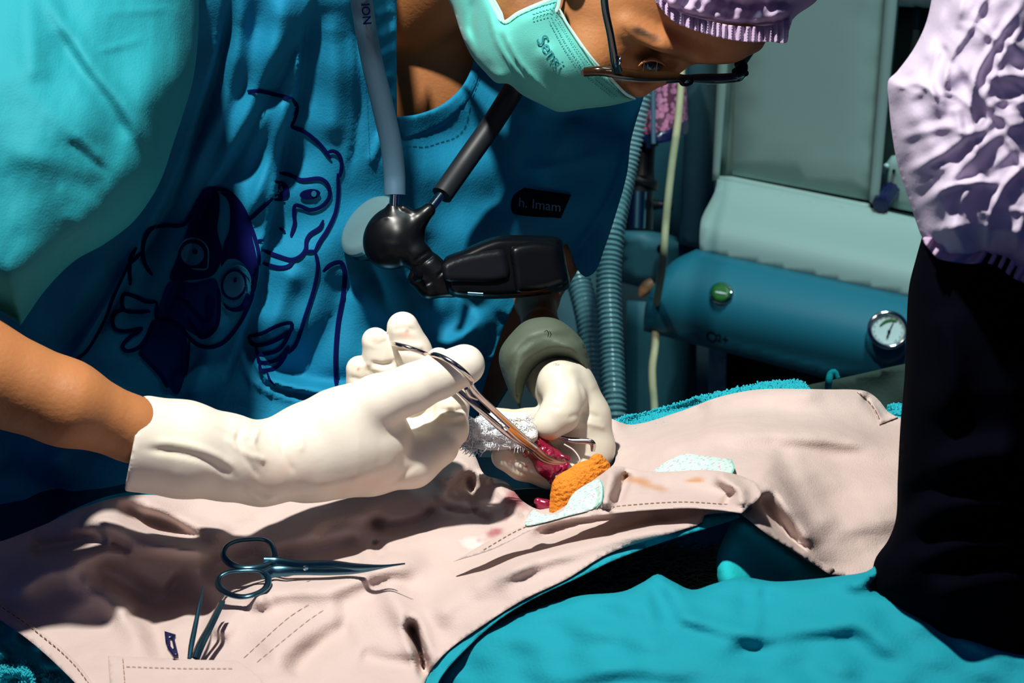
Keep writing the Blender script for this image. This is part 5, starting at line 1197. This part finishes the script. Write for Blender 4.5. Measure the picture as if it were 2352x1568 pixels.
# bouffant cap: crinkled net gathered over dark hair
wr = []
g = np.random.default_rng(15)
lines = [
    [(2180, -60), (2150, 60), (2110, 140), (2050, 190)], [(2290, -60), (2230, 60), (2180, 140), (2165, 230)], [(2352, 0), (2290, 90), (2240, 180), (2230, 260), (2250, 380)],
    [(2050, 200), (2110, 190), (2165, 230)], [(2060, 320), (2130, 300), (2180, 290), (2200, 300)], [(2070, 400), (2150, 360), (2230, 310), (2270, 290)], [(2100, 480), (2180, 420), (2260, 330), (2352, 280)],
    [(2180, 560), (2200, 480), (2260, 400), (2352, 330)], [(2260, 600), (2280, 480), (2330, 400), (2400, 350)], [(2200, 130), (2240, 200), (2300, 270), (2380, 300)], [(2280, 60), (2310, 160), (2390, 200)],
    [(2190, 240), (2210, 300), (2235, 320)], [(2250, 180), (2340, 170), (2420, 160)], [(2260, 240), (2330, 230), (2400, 240)], [(2140, 530), (2240, 520), (2352, 540)], [(2330, 600), (2352, 500), (2400, 420)],
    [(2220, -60), (2200, 40), (2160, 120)], [(2352, 60), (2300, 130), (2260, 230)], [(2160, 100), (2140, 180), (2150, 260)], [(2230, 20), (2270, 80), (2352, 110)], [(2300, 300), (2352, 380), (2400, 440)], [(2150, 440), (2220, 420), (2300, 420)]]
for q in lines: wr.append((q, .0032+g.uniform(-.001, .001), g.uniform(7, 13)))
for i in range(26):
    x = g.uniform(2080, 2400); y = g.uniform(-40, 620); a = g.uniform(0, 3.14); l_ = g.uniform(40, 100)
    wr.append(([(x, y), (x+l_*.5*math.cos(a), y+l_*.5*math.sin(a)), (x+l_*math.cos(a+.3), y+l_*math.sin(a+.3))], .0012, g.uniform(5, 9)))
CF = folds(wr)
OC = [(2190, -120), (2190, -120), (2150, -40), (2128, 50), (2100, 110), (2060, 165), (2040, 186), (2042, 240), (2048, 300), (2060, 370), (2078, 430), (2098, 490), (2118, 545), (2140, 575), (2175, 598), (2215, 605), (2255, 598), (2275, 608), (2300, 605), (2330, 628), (2360, 640), (2480, 650), (2480, 650), (2480, -120), (2480, -120)]
CPD = lambda x, y: .935-CF(x, y)+wob(81, 90, 90, .004)(x, y)
capo = sheet('bouffant_cap', OC, CPD, M_capf, asn, step=6, ostep=8, rnd=(150, .06), thick=.17)
surfnet('cap_crown', union([(prim_ell((2500, 190, -140), (365, 400, 420)), 10)]), (2100, -260, -600), (2900, 640, 320), 18, 1.05, M_capf, capo, disp=lambda x, y: wob(78, 60, 60, 8)(x, y))
me = capo.data; off = np.array(world_loc(capo))
co = np.array([tuple(v.co) for v in me.vertices])+off
rel = co-CAM; dd = rel@FWD; X = rel@RGT/dd*FPX+W0/2; Y = rel@DWN/dd*FPX+H0/2
att = np.zeros((len(co), 4)); att[:, :3] = (0.02, 0.028, 0.085)
cfv = CF(X, Y)
hairzone = np.zeros(len(co))
for (cx, cy, rx, ry, rot, s) in [(2200, 60, 60, 110, .3, .9), (2172, 240, 34, 80, 0, 1), (2215, 250, 50, 90, -.3, 1), (2300, 60, 60, 60, 0, 1), (2320, 190, 80, 60, -.2, 1), (2300, 360, 70, 60, -.6, 1), (2180, 370, 50, 26, -.5, .9), (2230, 470, 60, 30, -.5, .45), (2330, 450, 60, 60, 0, .9), (2260, 330, 60, 50, .6, 1), (2400, 300, 120, 200, 0, 1), (2250, 130, 40, 80, .5, .8), (2120, 300, 30, 12, 0, .3)]:
    u = ((X-cx)*math.cos(rot)+(Y-cy)*math.sin(rot))/rx; v = (-(X-cx)*math.sin(rot)+(Y-cy)*math.cos(rot))/ry
    hairzone = np.maximum(hairzone, np.clip((1-np.hypot(u, v))/.3, 0, 1)*s)
att[:, 3] = np.clip(1.5*hairzone*np.clip(1-cfv/.010, 0, 1)*.85, 0, 1)
a = me.attributes.new('stain', 'FLOAT_COLOR', 'POINT'); a.data.foreach_set('color', att.ravel())
def ruf2(x, y): return .965+.0022*np.sin(x*.17+y*.12+np.sin(x*.03)*3)+.0*x
sheet('elastic_ruffle', [(2120, 545), (2150, 590), (2180, 600), (2230, 606), (2262, 604), (2290, 612), (2330, 640), (2480, 700), (2480, 700), (2480, 620), (2360, 610), (2300, 575), (2200, 560)], ruf2, M_cap, capo, step=6, thick=.01)
